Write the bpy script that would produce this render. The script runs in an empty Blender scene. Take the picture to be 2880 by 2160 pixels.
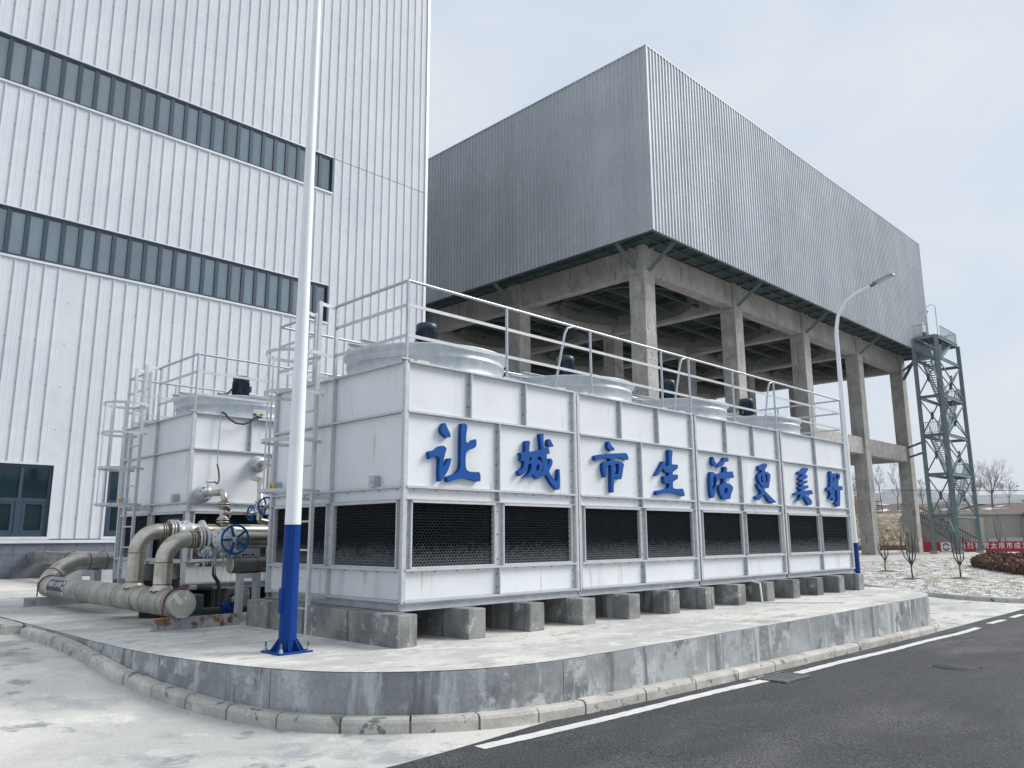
import bpy, math, random
from math import sin, cos, pi, radians, sqrt, atan2, hypot
from mathutils import Vector, Matrix
random.seed(7)
SC = bpy.context.scene
COL = SC.collection

# ------------------------------------------------------------------ camera
cam_data = bpy.data.cameras.new("camera")
cam = bpy.data.objects.new("camera", cam_data)
COL.objects.link(cam)
cam_data.sensor_width = 36.0
cam_data.lens = 2221.76 / 2880 * 36
cam_data.clip_start = 0.1
cam_data.clip_end = 12000
RV = Vector((0.7064974, -0.7077008, -0.0045956))
DV = Vector((0.1308496, 0.1370032, -0.9818903))
FV = Vector((0.6955141, 0.6931016, 0.1893948))
mw = Matrix(((RV.x, -DV.x, -FV.x, 0), (RV.y, -DV.y, -FV.y, 0), (RV.z, -DV.z, -FV.z, 1.7), (0, 0, 0, 1)))
cam.matrix_world = mw
SC.camera = cam
SC.render.resolution_x = 1024
SC.render.resolution_y = 768

# ------------------------------------------------------------------ light
SUN_DIR = Vector((0.70, -0.42, 0.62)).normalized()
SKY_STRENGTH = 0.10
SUN_STRENGTH = 1.5
EXPOSURE = 1.3
world = bpy.data.worlds.new("World")
SC.world = world
world.use_nodes = True
wn, wl = world.node_tree.nodes, world.node_tree.links
wn.clear()
w_out = wn.new("ShaderNodeOutputWorld")
w_bg = wn.new("ShaderNodeBackground")
w_bg.inputs["Strength"].default_value = SKY_STRENGTH
w_sky = wn.new("ShaderNodeTexSky")
w_sky.sky_type = 'NISHITA'
w_sky.sun_disc = False
w_sky.sun_elevation = math.asin(SUN_DIR.z)
w_sky.sun_rotation = atan2(SUN_DIR.x, SUN_DIR.y)
w_tc = wn.new("ShaderNodeTexCoord")
w_map = wn.new("ShaderNodeMapping")
w_map.inputs["Scale"].default_value = (1.0, 1.0, 2.0)
w_n = wn.new("ShaderNodeTexNoise")
w_n.inputs["Scale"].default_value = 3.4
w_n.inputs["Detail"].default_value = 5
w_n.inputs["Roughness"].default_value = 0.5
w_n.inputs["Distortion"].default_value = 0.4
w_r = wn.new("ShaderNodeValToRGB")
w_r.color_ramp.elements[0].position = 0.38
w_r.color_ramp.elements[0].color = (2.58, 2.92, 3.42, 1)
w_r.color_ramp.elements[1].position = 0.60
w_r.color_ramp.elements[1].color = (3.02, 3.20, 3.44, 1)
w_m = wn.new("ShaderNodeMix")
w_m.data_type = 'RGBA'
w_m.inputs[0].default_value = 0.97
wl.new(w_tc.outputs["Generated"], w_map.inputs["Vector"])
wl.new(w_map.outputs["Vector"], w_n.inputs["Vector"])
wl.new(w_n.outputs["Fac"], w_r.inputs["Fac"])
wl.new(w_sky.outputs["Color"], w_m.inputs[6])
wl.new(w_r.outputs["Color"], w_m.inputs[7])
wl.new(w_m.outputs[2], w_bg.inputs["Color"])
wl.new(w_bg.outputs["Background"], w_out.inputs["Surface"])

sun_data = bpy.data.lights.new("sun", 'SUN')
sun_data.energy = SUN_STRENGTH
sun_data.angle = radians(28)
sun_data.color = (1.0, 0.965, 0.92)
sun = bpy.data.objects.new("sun", sun_data)
COL.objects.link(sun)
sun.location = (0, 0, 60)
sun.rotation_euler = SUN_DIR.to_track_quat('Z', 'Y').to_euler()

SC.view_settings.view_transform = 'Standard'
SC.view_settings.look = 'None'
SC.view_settings.exposure = EXPOSURE
SC.view_settings.gamma = 1
SC.view_settings.use_curve_mapping = False

# ------------------------------------------------------------------ mesh helper
class MB:
    def __init__(s):
        s.v = []; s.f = []; s.sm = []
    def add(s, vs, fs, smooth=False):
        o = len(s.v)
        s.v += [tuple(p) for p in vs]
        s.f += [tuple(i + o for i in f) for f in fs]
        s.sm += [smooth] * len(fs)
        return s
    def quad(s, a, b, c, d):
        return s.add([a, b, c, d], [(0, 1, 2, 3)])
    def box(s, x0, y0, z0, x1, y1, z1):
        if x0 > x1: x0, x1 = x1, x0
        if y0 > y1: y0, y1 = y1, y0
        if z0 > z1: z0, z1 = z1, z0
        return s.add([(x0,y0,z0),(x1,y0,z0),(x1,y1,z0),(x0,y1,z0),(x0,y0,z1),(x1,y0,z1),(x1,y1,z1),(x0,y1,z1)],
                     [(0,3,2,1),(4,5,6,7),(0,1,5,4),(1,2,6,5),(2,3,7,6),(3,0,4,7)])
    def cbox(s, x0, y0, z0, x1, y1, z1, c=0.02):
        """box with chamfered vertical and top edges"""
        o = [(x0+c,y0),(x1-c,y0),(x1,y0+c),(x1,y1-c),(x1-c,y1),(x0+c,y1),(x0,y1-c),(x0,y0+c)]
        i = [(x0+c*1.5,y0+c),(x1-c*1.5,y0+c),(x1-c,y0+c*1.5),(x1-c,y1-c*1.5),(x1-c*1.5,y1-c),(x0+c*1.5,y1-c),(x0+c,y1-c*1.5),(x0+c,y0+c*1.5)]
        vs = [(p[0],p[1],z0) for p in o] + [(p[0],p[1],z1-c) for p in o] + [(p[0],p[1],z1) for p in i]
        fs = [tuple(range(7,-1,-1)), tuple(range(16,24))]
        for k in range(8):
            n = (k+1) % 8
            fs += [(k,n,n+8,k+8),(k+8,n+8,n+16,k+16)]
        return s.add(vs, fs)
    def bar(s, p, q, w, h, up=(0,0,1)):
        """rectangular bar from p to q, w across, h along up"""
        p, q = Vector(p), Vector(q)
        d = (q-p).normalized(); u = Vector(up)
        if abs(d.dot(u)) > 0.98: u = Vector((1,0,0)) if abs(d.x) < 0.9 else Vector((0,1,0))
        a = d.cross(u).normalized(); b = a.cross(d).normalized()
        a *= w/2; b *= h/2
        vs = [p-a-b,p+a-b,p+a+b,p-a+b,q-a-b,q+a-b,q+a+b,q-a+b]
        return s.add(vs, [(0,3,2,1),(4,5,6,7),(0,1,5,4),(1,2,6,5),(2,3,7,6),(3,0,4,7)])
    def ibeam(s, p, q, w, h, t=0.02, up=(0,0,1)):
        p, q = Vector(p), Vector(q)
        d = (q-p).normalized(); u = Vector(up)
        if abs(d.dot(u)) > 0.98: u = Vector((1,0,0))
        a = d.cross(u).normalized(); b = a.cross(d).normalized()
        s.bar(p+b*(h/2-t/2), q+b*(h/2-t/2), w, t, b)
        s.bar(p-b*(h/2-t/2), q-b*(h/2-t/2), w, t, b)
        s.bar(p, q, t, h-2*t, b)
        return s
    def tube(s, pts, r, n=10, caps=True, smooth=True):
        P = [Vector(p) for p in pts]
        R = r if isinstance(r, (list, tuple)) else [r]*len(P)
        T = []
        for i in range(len(P)):
            a = P[max(i-1,0)]; b = P[min(i+1,len(P)-1)]
            T.append((b-a).normalized())
        u = Vector((0,0,1)) if abs(T[0].z) < 0.9 else Vector((1,0,0))
        vs = []
        for i, p in enumerate(P):
            t = T[i]
            u = (u - t*u.dot(t))
            if u.length < 1e-5: u = Vector((1,0,0)) - t*t.x
            u.normalize(); w = t.cross(u)
            for k in range(n):
                a = 2*pi*k/n
                vs.append(p + (u*cos(a)+w*sin(a))*R[i])
        fs = []
        for i in range(len(P)-1):
            for k in range(n):
                k2 = (k+1) % n
                fs.append((i*n+k, i*n+k2, (i+1)*n+k2, (i+1)*n+k))
        s.add(vs, fs, smooth)
        if caps:
            s.add(vs[:n], [tuple(range(n-1,-1,-1))])
            s.add(vs[-n:], [tuple(range(n))])
        return s
    def lathe(s, org, axis, prof, n=24, smooth=True, closed=False):
        """prof: list of (distance along axis, radius)"""
        org = Vector(org); t = Vector(axis).normalized()
        u = Vector((0,0,1)) if abs(t.z) < 0.9 else Vector((1,0,0))
        u = (u - t*u.dot(t)).normalized(); w = t.cross(u)
        vs = []
        for d, r in prof:
            for k in range(n):
                a = 2*pi*k/n
                vs.append(org + t*d + (u*cos(a)+w*sin(a))*r)
        fs = []
        m = len(prof)
        for i in range(m-1 if not closed else m):
            j = (i+1) % m
            for k in range(n):
                k2 = (k+1) % n
                fs.append((i*n+k, i*n+k2, j*n+k2, j*n+k))
        return s.add(vs, fs, smooth)
    def cyl(s, p, q, r, n=12, smooth=True):
        return s.tube([p, q], r, n, True, smooth)
    def disc_bolts(s, c, axis, R, nb, r, h):
        c = Vector(c); t = Vector(axis).normalized()
        u = Vector((0,0,1)) if abs(t.z) < 0.9 else Vector((1,0,0))
        u = (u - t*u.dot(t)).normalized(); w = t.cross(u)
        for k in range(nb):
            a = 2*pi*(k+.5)/nb
            p = c + (u*cos(a)+w*sin(a))*R
            s.tube([p - t*h/2, p + t*h/2], r, 6, True, False)
        return s
    def torus(s, c, axis, R, r, n=32, m=8, a0=0, a1=2*pi):
        c = Vector(c); t = Vector(axis).normalized()
        u = Vector((0,0,1)) if abs(t.z) < 0.9 else Vector((1,0,0))
        u = (u - t*u.dot(t)).normalized(); w = t.cross(u)
        full = abs(a1-a0-2*pi) < 1e-4
        N = n if full else n+1
        vs = []
        for i in range(N):
            a = a0 + (a1-a0)*i/n
            d = u*cos(a)+w*sin(a)
            for k in range(m):
                b = 2*pi*k/m
                vs.append(c + d*(R+r*cos(b)) + t*r*sin(b))
        fs = []
        for i in range(n):
            j = (i+1) % N
            for k in range(m):
                k2 = (k+1) % m
                fs.append((i*m+k, j*m+k, j*m+k2, i*m+k2))
        return s.add(vs, fs, True)
    def build(s, name, m, parent=None, **props):
        me = bpy.data.meshes.new(name)
        me.from_pydata(s.v, [], s.f)
        if any(s.sm):
            me.polygons.foreach_set("use_smooth", s.sm)
        me.materials.append(m)
        me.update()
        o = bpy.data.objects.new(name, me)
        COL.objects.link(o)
        if parent is not None:
            o.parent = parent
            if parent.parent is None:
                o.location = -parent.location
        for k, v in props.items(): o[k] = v
        return o

def tag(o, label=None, cat=None, group=None, kind=None):
    if label: o["label"] = label
    if cat: o["category"] = cat
    if group: o["group"] = group
    if kind: o["kind"] = kind
    return o
def thing(name, loc, label, cat, group=None):
    o = bpy.data.objects.new(name, None)
    o.empty_display_size = 0.2
    COL.objects.link(o); o.location = loc
    return tag(o, label, cat, group)
def structure(name, loc=(0,0,0)):
    o = bpy.data.objects.new(name, None)
    COL.objects.link(o); o.location = loc
    o["kind"] = "structure"
    return o
def inst(src, parent, loc=None, name=None):
    c = src.copy(); COL.objects.link(c); c.parent = parent
    if loc is not None: c.location = loc
    return c
def copy_tree(root, loc=None, label=None, group=None):
    c = root.copy(); COL.objects.link(c)
    if loc is not None: c.location = loc
    if label: c["label"] = label
    if group: c["group"] = group
    for ch in list(root.children):
        d = ch.copy(); COL.objects.link(d); d.parent = c
        for g in list(ch.children):
            e = g.copy(); COL.objects.link(e); e.parent = d
    return c

# ------------------------------------------------------------------ materials
def mk(name, c1, c2=None, scale=4.0, rough=0.6, metal=0.0, bump=0.0, bscale=None, stretch=(1,1,1), spots=None,
       detail=6, ior=1.5, rvar=0.0, lo=0.35, hi=0.65, coat=0.0, streak=None, fine=None):
    """procedural material in world metres. spots=(colour, scale, threshold, softness); streak=(colour, scale, thr, soft) vertical runs; fine=(amount, scale) value grain"""
    m = bpy.data.materials.new(name); m.use_nodes = True
    n, l = m.node_tree.nodes, m.node_tree.links
    b = n["Principled BSDF"]
    b.inputs["Roughness"].default_value = rough
    b.inputs["Metallic"].default_value = metal
    b.inputs["IOR"].default_value = ior
    if coat: b.inputs["Coat Weight"].default_value = coat
    g = n.new("ShaderNodeNewGeometry")
    mp = n.new("ShaderNodeMapping"); mp.inputs["Scale"].default_value = stretch
    l.new(g.outputs["Position"], mp.inputs["Vector"])
    tx = n.new("ShaderNodeTexNoise"); tx.inputs["Scale"].default_value = scale; tx.inputs["Detail"].default_value = detail
    tx.inputs["Roughness"].default_value = 0.6
    l.new(mp.outputs["Vector"], tx.inputs["Vector"])
    mr = n.new("ShaderNodeMapRange"); mr.inputs["From Min"].default_value = lo; mr.inputs["From Max"].default_value = hi
    l.new(tx.outputs["Fac"], mr.inputs["Value"])
    mx = n.new("ShaderNodeMix"); mx.data_type = 'RGBA'
    mx.inputs[6].default_value = (*c1, 1); mx.inputs[7].default_value = (*(c2 or c1), 1)
    l.new(mr.outputs["Result"], mx.inputs[0])
    out = mx.outputs[2]
    def layer(out, col, sc, thr, soft, st):
        mp2 = n.new("ShaderNodeMapping"); mp2.inputs["Scale"].default_value = st; mp2.inputs["Location"].default_value = (3.1, 7.7, 1.9)
        l.new(g.outputs["Position"], mp2.inputs["Vector"])
        t2 = n.new("ShaderNodeTexNoise"); t2.inputs["Scale"].default_value = sc; t2.inputs["Detail"].default_value = 7
        t2.inputs["Roughness"].default_value = 0.62
        l.new(mp2.outputs["Vector"], t2.inputs["Vector"])
        r2 = n.new("ShaderNodeMapRange"); r2.inputs["From Min"].default_value = thr; r2.inputs["From Max"].default_value = thr+soft
        l.new(t2.outputs["Fac"], r2.inputs["Value"])
        m2 = n.new("ShaderNodeMix"); m2.data_type = 'RGBA'
        l.new(out, m2.inputs[6]); m2.inputs[7].default_value = (*col, 1)
        l.new(r2.outputs["Result"], m2.inputs[0])
        return m2.outputs[2]
    for sp in (spots or []): out = layer(out, *sp, stretch)
    for sp in (streak or []): out = layer(out, *sp, (1, 1, 0.12))
    if fine:
        t3 = n.new("ShaderNodeTexNoise"); t3.inputs["Scale"].default_value = fine[1]; t3.inputs["Detail"].default_value = 3
        l.new(g.outputs["Position"], t3.inputs["Vector"])
        r3 = n.new("ShaderNodeMapRange"); r3.inputs["From Min"].default_value = 0.3; r3.inputs["From Max"].default_value = 0.7
        r3.inputs["To Min"].default_value = 1-fine[0]; r3.inputs["To Max"].default_value = 1+fine[0]
        l.new(t3.outputs["Fac"], r3.inputs["Value"])
        m3 = n.new("ShaderNodeVectorMath"); m3.operation = 'SCALE'
        l.new(out, m3.inputs[0]); l.new(r3.outputs["Result"], m3.inputs["Scale"])
        out = m3.outputs[0]
    l.new(out, b.inputs["Base Color"])
    if rvar:
        r4 = n.new("ShaderNodeMapRange"); r4.inputs["To Min"].default_value = max(rough-rvar, .02); r4.inputs["To Max"].default_value = rough+rvar
        l.new(tx.outputs["Fac"], r4.inputs["Value"]); l.new(r4.outputs["Result"], b.inputs["Roughness"])
    if bump:
        t5 = n.new("ShaderNodeTexNoise"); t5.inputs["Scale"].default_value = bscale or scale*4; t5.inputs["Detail"].default_value = 5
        l.new(mp.outputs["Vector"], t5.inputs["Vector"])
        bp = n.new("ShaderNodeBump"); bp.inputs["Strength"].default_value = 1.0; bp.inputs["Distance"].default_value = bump
        l.new(t5.outputs["Fac"], bp.inputs["Height"]); l.new(bp.outputs["Normal"], b.inputs["Normal"])
    return m

M = {}
M['panel'] = mk("white_tower_panel", (.735,.765,.79), (.685,.715,.735), 1.1, .40, .0, bump=.007, bscale=1.3,
                streak=[((.53,.54,.54), 2.4, .585, .16), ((.58,.54,.48), 7, .64, .06)], rvar=.08, lo=.4, hi=.6)
M['flange'] = mk("galvanised_flange", (.56,.58,.60), (.47,.495,.515), 9, .45, .15, streak=[((.34,.32,.30), 5, .64, .10)])
M['galv'] = mk("galvanised_steel", (.58,.615,.635), (.47,.505,.53), 7, .42, .25, rvar=.08, fine=(.07, 40))
M['galvdull'] = mk("weathered_galvanised_steel", (.50,.53,.56), (.38,.41,.44), 6, .5, .3, spots=[((.30,.29,.27), 4, .62, .1)])
M['tube'] = mk("galvanised_tube", (.50,.53,.56), (.40,.43,.46), 11, .35, .5)
M['cladding'] = mk("silver_wall_sheet", (.585,.615,.65), (.545,.575,.615), .35, .58, .0, rvar=.05, fine=(.03, 3), bump=.004, bscale=.9)
M['clad2'] = mk("silver_grey_corrugated_sheet", (.51,.54,.57), (.46,.49,.525), .3, .60, .14, rvar=.05, fine=(.05, 2))
M['trim'] = mk("white_metal_flashing", (.66,.69,.73), (.6,.63,.67), 3, .35, .2)
M['frame'] = mk("dark_blue_grey_window_frame", (.026,.048,.080), (.020,.040,.066), 5, .5)
M['glass'] = mk("coated_window_glass", (.085,.135,.165), (.060,.10,.130), .45, .06, .0, ior=2.4, bump=.006, bscale=.7, lo=.4, hi=.6)
M['glassdark'] = mk("dark_window_glass", (.004,.016,.024), (.006,.022,.03), .8, .05, .0, ior=1.5)
M['screw'] = mk("dark_screw_head", (.16,.17,.19), (.10,.11,.12), 20, .5, .4)
M['tile'] = mk("grey_blue_plinth_tile", (.145,.165,.205), (.115,.13,.165), 2.2, .55, bump=.002, bscale=14, fine=(.1, 9))
M['joint'] = mk("plinth_mortar", (.10,.11,.13), (.08,.09,.11), 4, .9)
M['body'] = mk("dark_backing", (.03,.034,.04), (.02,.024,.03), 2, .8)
M['slab'] = mk("pale_trowelled_concrete", (.665,.65,.61), (.49,.48,.46), .55, .8, stretch=(1,1.7,1), bump=.003, bscale=20, lo=.42, hi=.56,
               spots=[((.66,.65,.615), 2.2, .52, .10), ((.33,.31,.28), .7, .57, .12), ((.43,.42,.40), 4.5, .57, .06)], fine=(.08, 30))
M['wall'] = mk("grey_blue_rendered_concrete", (.385,.41,.42), (.215,.23,.24), .9, .75, bump=.003, bscale=14, lo=.38, hi=.60,
               spots=[((.45,.475,.49), 2.2, .55, .05), ((.16,.17,.175), 2.6, .57, .07), ((.30,.315,.325), 6, .56, .04)], streak=[((.45,.48,.495), 4.5, .57, .07), ((.165,.175,.18), 3.1, .57, .06)], fine=(.08, 26))
M['sleeper'] = mk("dark_grey_cast_concrete", (.26,.262,.258), (.15,.155,.155), 2.6, .8, bump=.003, bscale=18, lo=.4, hi=.6,
                  spots=[((.38,.38,.365), 5, .585, .05)], streak=[((.10,.10,.10), 5, .58, .08), ((.36,.36,.35), 3.5, .60, .05)], fine=(.1, 40))
M['kerb'] = mk("pale_kerb_stone", (.50,.485,.445), (.40,.39,.36), 3, .8, bump=.006, bscale=16, lo=.4, hi=.6,
               spots=[((.19,.185,.175), 5.2, .585, .03), ((.60,.58,.54), 2.2, .56, .1)], fine=(.12, 50))
M['kerbjoint'] = mk("kerb_mortar", (.22,.22,.215), (.17,.17,.165), 6, .95)
M['ground'] = mk("pale_concrete_pavement", (.60,.59,.55), (.455,.455,.435), .45, .82, bump=.004, bscale=22, lo=.42, hi=.58,
                 spots=[((.345,.355,.36), .9, .535, .09), ((.27,.28,.29), 1.9, .585, .06), ((.64,.63,.595), 1.4, .56, .10), ((.27,.25,.21), .5, .62, .06)], fine=(.09, 45))
M['asphalt'] = mk("worn_asphalt", (.052,.054,.058), (.036,.038,.042), .6, .85, bump=.014, bscale=70, stretch=(.4,1,1),
                  spots=[((.088,.088,.087), .8, .50, .2), ((.13,.127,.118), .9, .62, .12)], fine=(1.0, 55))
M['paint'] = mk("white_road_paint", (.72,.72,.70), (.60,.60,.585), 6, .7, bump=.002, bscale=60, spots=[((.30,.30,.30), 22, .66, .05)], fine=(.08, 60))
M['iron'] = mk("cast_iron", (.19,.20,.21), (.13,.14,.15), 10, .55, .3)
M['blue'] = mk("blue_sign_paint", (.003,.080,.33), (.003,.070,.29), 5, .5)
M['polewhite'] = mk("white_pole_paint", (.84,.865,.89), (.80,.83,.86), 2, .35)
M['poleblue'] = mk("deep_blue_pole_paint", (.001,.042,.235), (.001,.035,.195), 3, .5, spots=[((.004,.05,.19), 7, .66, .08)])
M['bolt'] = mk("bolt_steel", (.22,.21,.20), (.12,.11,.10), 30, .5, .6)
M['wheelblue'] = mk("blue_valve_paint", (.003,.085,.26), (.002,.065,.21), 14, .45)
M['stain'] = mk("stainless_pipe", (.58,.555,.50), (.43,.40,.345), 3.5, .33, .9, rvar=.1, lo=.4, hi=.6, spots=[((.36,.27,.18), 3.2, .59, .12)], fine=(.06, 25))
M['pipe'] = mk("matt_stainless_header_pipe", (.44,.425,.395), (.31,.30,.28), 3.2, .44, .75, lo=.4, hi=.6, spots=[((.23,.19,.14), 2.6, .60, .10)], fine=(.06, 30))
M['valve'] = mk("frosted_cast_valve", (.66,.67,.68), (.55,.56,.57), 9, .4, .35, bump=.002, bscale=40, fine=(.1,30))
M['weld'] = mk("rusty_weld_seam", (.13,.085,.055), (.20,.15,.10), 18, .6, .3)
M['rust'] = mk("rusty_painted_channel", (.30,.34,.36), (.36,.39,.41), 3, .55, .1, spots=[((.24,.11,.045), 4.5, .52, .07), ((.13,.065,.035), 6, .58, .05)])
M['red'] = mk("dull_red_strap", (.20,.025,.025), (.15,.02,.02), 8, .5)
M['black'] = mk("black_plastic", (.012,.014,.016), (.02,.022,.024), 6, .45)
M['white'] = mk("white_print", (.75,.76,.77), (.70,.71,.72), 8, .5)
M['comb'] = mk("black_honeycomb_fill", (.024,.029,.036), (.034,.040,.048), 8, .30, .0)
M['motor'] = mk("dark_blue_motor_paint", (.018,.045,.075), (.014,.034,.06), 8, .4)
M['hose'] = mk("black_rubber_hose", (.015,.015,.017), (.02,.02,.022), 5, .5)
M['pvc'] = mk("grey_green_drain_pipe", (.030,.042,.045), (.022,.032,.034), 6, .45)
M['ice'] = mk("ice", (.62,.66,.68), (.5,.55,.58), 14, .15, .0)
M['ice'].node_tree.nodes["Principled BSDF"].inputs["Transmission Weight"].default_value = .25
M['yellow'] = mk("yellow_tag", (.62,.36,.015), (.55,.31,.012), 8, .5)
M['column'] = mk("board_marked_concrete", (.43,.415,.39), (.33,.32,.305), .8, .85, bump=.004, bscale=6, lo=.4, hi=.6,
                 spots=[((.23,.225,.215), .8, .62, .06), ((.50,.485,.46), .9, .57, .12)], streak=[((.21,.205,.195), 4, .575, .08)], fine=(.07, 12))
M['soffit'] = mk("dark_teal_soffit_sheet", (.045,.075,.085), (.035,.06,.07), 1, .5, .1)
M['teal'] = mk("grey_green_painted_steel", (.175,.24,.25), (.14,.20,.21), 3, .45, spots=[((.09,.11,.105), 3, .64, .08)])
M['tealdark'] = mk("dark_green_painted_steel", (.05,.085,.09), (.04,.07,.075), 3, .45)
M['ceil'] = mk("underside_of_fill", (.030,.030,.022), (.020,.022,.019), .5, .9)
M['frp'] = mk("grey_fibreglass_ring", (.095,.10,.088), (.07,.075,.065), 2, .6)
M['snowgrass'] = mk("patchy_snow_on_dry_grass", (.60,.61,.62), (.52,.53,.545), 1.5, .85, stretch=(1,1,1), bump=.05, bscale=5,
                    spots=[((.37,.325,.23), 1.6, .475, .08), ((.26,.21,.125), 4.2, .53, .05)], fine=(.12, 14))
M['bank'] = mk("dry_grass_bank", (.30,.255,.165), (.22,.19,.125), 1.6, .95, bump=.08, bscale=2.5,
               spots=[((.70,.71,.73), 2.4, .575, .05)], fine=(.15, 5))
M['bankgrass'] = mk("dry_straw", (.36,.31,.19), (.27,.225,.13), 3, .9)
M['hedge'] = mk("russet_hedge_leaf", (.20,.095,.068), (.12,.066,.048), 2.5, .8, spots=[((.27,.15,.09), 6, .55, .1)])
M['twig'] = mk("dark_bark", (.060,.050,.045), (.085,.072,.063), 8, .9)
M['bark'] = mk("grey_brown_bark", (.13,.115,.105), (.17,.15,.135), 5, .9)
M['soil'] = mk("brown_soil", (.14,.085,.05), (.10,.065,.04), 5, .95, bump=.02, bscale=12)
M['retwall'] = mk("beige_retaining_wall", (.34,.325,.295), (.28,.27,.25), .7, .9, streak=[((.22,.21,.2), 1.5, .6, .15)], fine=(.06, 4))
M['pilaster'] = mk("pale_pilaster", (.46,.43,.36), (.40,.37,.31), 1, .9)
M['banner'] = mk("red_banner_cloth", (.36,.014,.030), (.29,.010,.024), .8, .7)
M['hoarding'] = mk("pale_green_sheet", (.34,.40,.38), (.28,.34,.325), 1.2, .6, streak=[((.10,.15,.14), 2.5, .63, .08)])
M['darkfence'] = mk("dark_brown_railing", (.045,.034,.033), (.06,.045,.043), 3, .7)
M['field'] = mk("snowy_brown_plateau", (.125,.085,.066), (.09,.066,.055), .2, .95, stretch=(.5,1.6,1), spots=[((.62,.64,.67), .13, .575, .03)], fine=(.25, 1))
M['hill'] = mk("distant_hill", (.035,.045,.052), (.10,.115,.13), .006, .95, spots=[((.19,.21,.235), .012, .58, .06)])
M['lampgrey'] = mk("grey_lamp_housing", (.35,.37,.39), (.30,.32,.34), 6, .4, .3)
M['lens'] = mk("lamp_lens", (.60,.64,.68), (.55,.59,.63), 6, .2)
M['yellowpost'] = mk("yellow_painted_post", (.55,.42,.08), (.50,.38,.07), 4, .6)
M['grass'] = mk("winter_grass_blades", (.30,.25,.14), (.22,.18,.10), 3, .9)

for k_ in ('blue','poleblue','wheelblue','comb','cladding'): M[k_].node_tree.nodes["Principled BSDF"].inputs["Specular IOR Level"].default_value = .2

# frost in the lower cells of the fill
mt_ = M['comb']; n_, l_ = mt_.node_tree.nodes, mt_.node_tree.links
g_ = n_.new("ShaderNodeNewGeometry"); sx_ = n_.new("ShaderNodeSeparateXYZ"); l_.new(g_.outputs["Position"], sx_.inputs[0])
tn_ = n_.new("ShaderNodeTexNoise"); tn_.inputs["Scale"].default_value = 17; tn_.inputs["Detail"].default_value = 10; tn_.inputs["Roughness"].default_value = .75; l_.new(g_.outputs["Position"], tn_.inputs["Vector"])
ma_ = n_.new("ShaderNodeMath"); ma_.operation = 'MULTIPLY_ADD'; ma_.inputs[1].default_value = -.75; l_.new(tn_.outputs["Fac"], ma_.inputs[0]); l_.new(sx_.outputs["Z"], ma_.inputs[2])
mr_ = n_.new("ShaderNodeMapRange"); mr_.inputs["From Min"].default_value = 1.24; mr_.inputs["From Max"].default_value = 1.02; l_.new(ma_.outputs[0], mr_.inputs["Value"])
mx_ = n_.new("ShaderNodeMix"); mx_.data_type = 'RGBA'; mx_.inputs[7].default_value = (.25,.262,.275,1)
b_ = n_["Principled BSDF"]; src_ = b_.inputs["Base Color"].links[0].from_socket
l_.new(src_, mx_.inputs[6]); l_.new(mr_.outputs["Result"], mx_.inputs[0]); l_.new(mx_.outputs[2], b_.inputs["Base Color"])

# tone changes from sheet to sheet
def per_object(m, amt):
    n, l = m.node_tree.nodes, m.node_tree.links
    b = n["Principled BSDF"]; src = b.inputs["Base Color"].links[0].from_socket
    oi = n.new("ShaderNodeObjectInfo"); mr = n.new("ShaderNodeMapRange"); mr.inputs["To Min"].default_value = 1-amt; mr.inputs["To Max"].default_value = 1+amt
    l.new(oi.outputs["Random"], mr.inputs["Value"])
    v = n.new("ShaderNodeVectorMath"); v.operation = 'SCALE'; l.new(src, v.inputs[0]); l.new(mr.outputs["Result"], v.inputs["Scale"]); l.new(v.outputs[0], b.inputs["Base Color"])
per_object(M['panel'], .045); per_object(M['cladding'], .03); per_object(M['clad2'], .045); per_object(M['glass'], .22); per_object(M['kerb'], .08); per_object(M['tile'], .10); per_object(M['sleeper'], .12); per_object(M['column'], .06)
# ------------------------------------------------------------------ terrain heights
PZ = 0.47
def sstep(a, b, t):
    t = max(0.0, min(1.0, (t-a)/(b-a))); return t*t*(3-2*t)
def g(x, y):
    left = 0.34*sstep(6.8, 12.2, y)*(1-sstep(5.0, 12.0, x))
    dip = -0.0125*max(0.0, min(x, 17.6)-1.6)*(1-sstep(28, 42, x))
    return left + dip

def frange(a, b, s):
    n = int(round((b-a)/s)); return [a + (b-a)*i/n for i in range(n+1)]
def sheet(name, xs, ys, dz, m, zf=g, parent=None):
    b = MB(); nx, ny = len(xs), len(ys)
    vs = [(x, y, zf(x, y)+dz) for y in ys for x in xs]
    fs = [(j*nx+i, j*nx+i+1, (j+1)*nx+i+1, (j+1)*nx+i) for j in range(ny-1) for i in range(nx-1)]
    b.add(vs, fs, True)
    return b.build(name, m, parent)

o = sheet("ground", [-400,-120,-40,-15] + frange(-6, 40, .5) + [50,65,85,100,130,400],
          [-400,-60,-20,-8,0] + frange(4, 30, .5) + [40,60,90,150,400], 0, M['ground']); tag(o, kind="structure")
def road_edge(x): return 5.24 + .32*sstep(3.6, 7.2, x)
rxs = [-120,-40,-15] + frange(-6, 40, .5) + [55,80,120,220]; rys = frange(-9.0, 4.8, 1.38); b = MB(); nx_ = len(rxs)
b.add([(x, y, g(x, y)+.004) for y in rys for x in rxs] + [(x, road_edge(x), g(x, road_edge(x))+.004) for x in rxs],
      [(j*nx_+i, j*nx_+i+1, (j+1)*nx_+i+1, (j+1)*nx_+i) for j in range(len(rys)) for i in range(nx_-1)], True)
o = b.build("road", M['asphalt']); tag(o, kind="structure")

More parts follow.
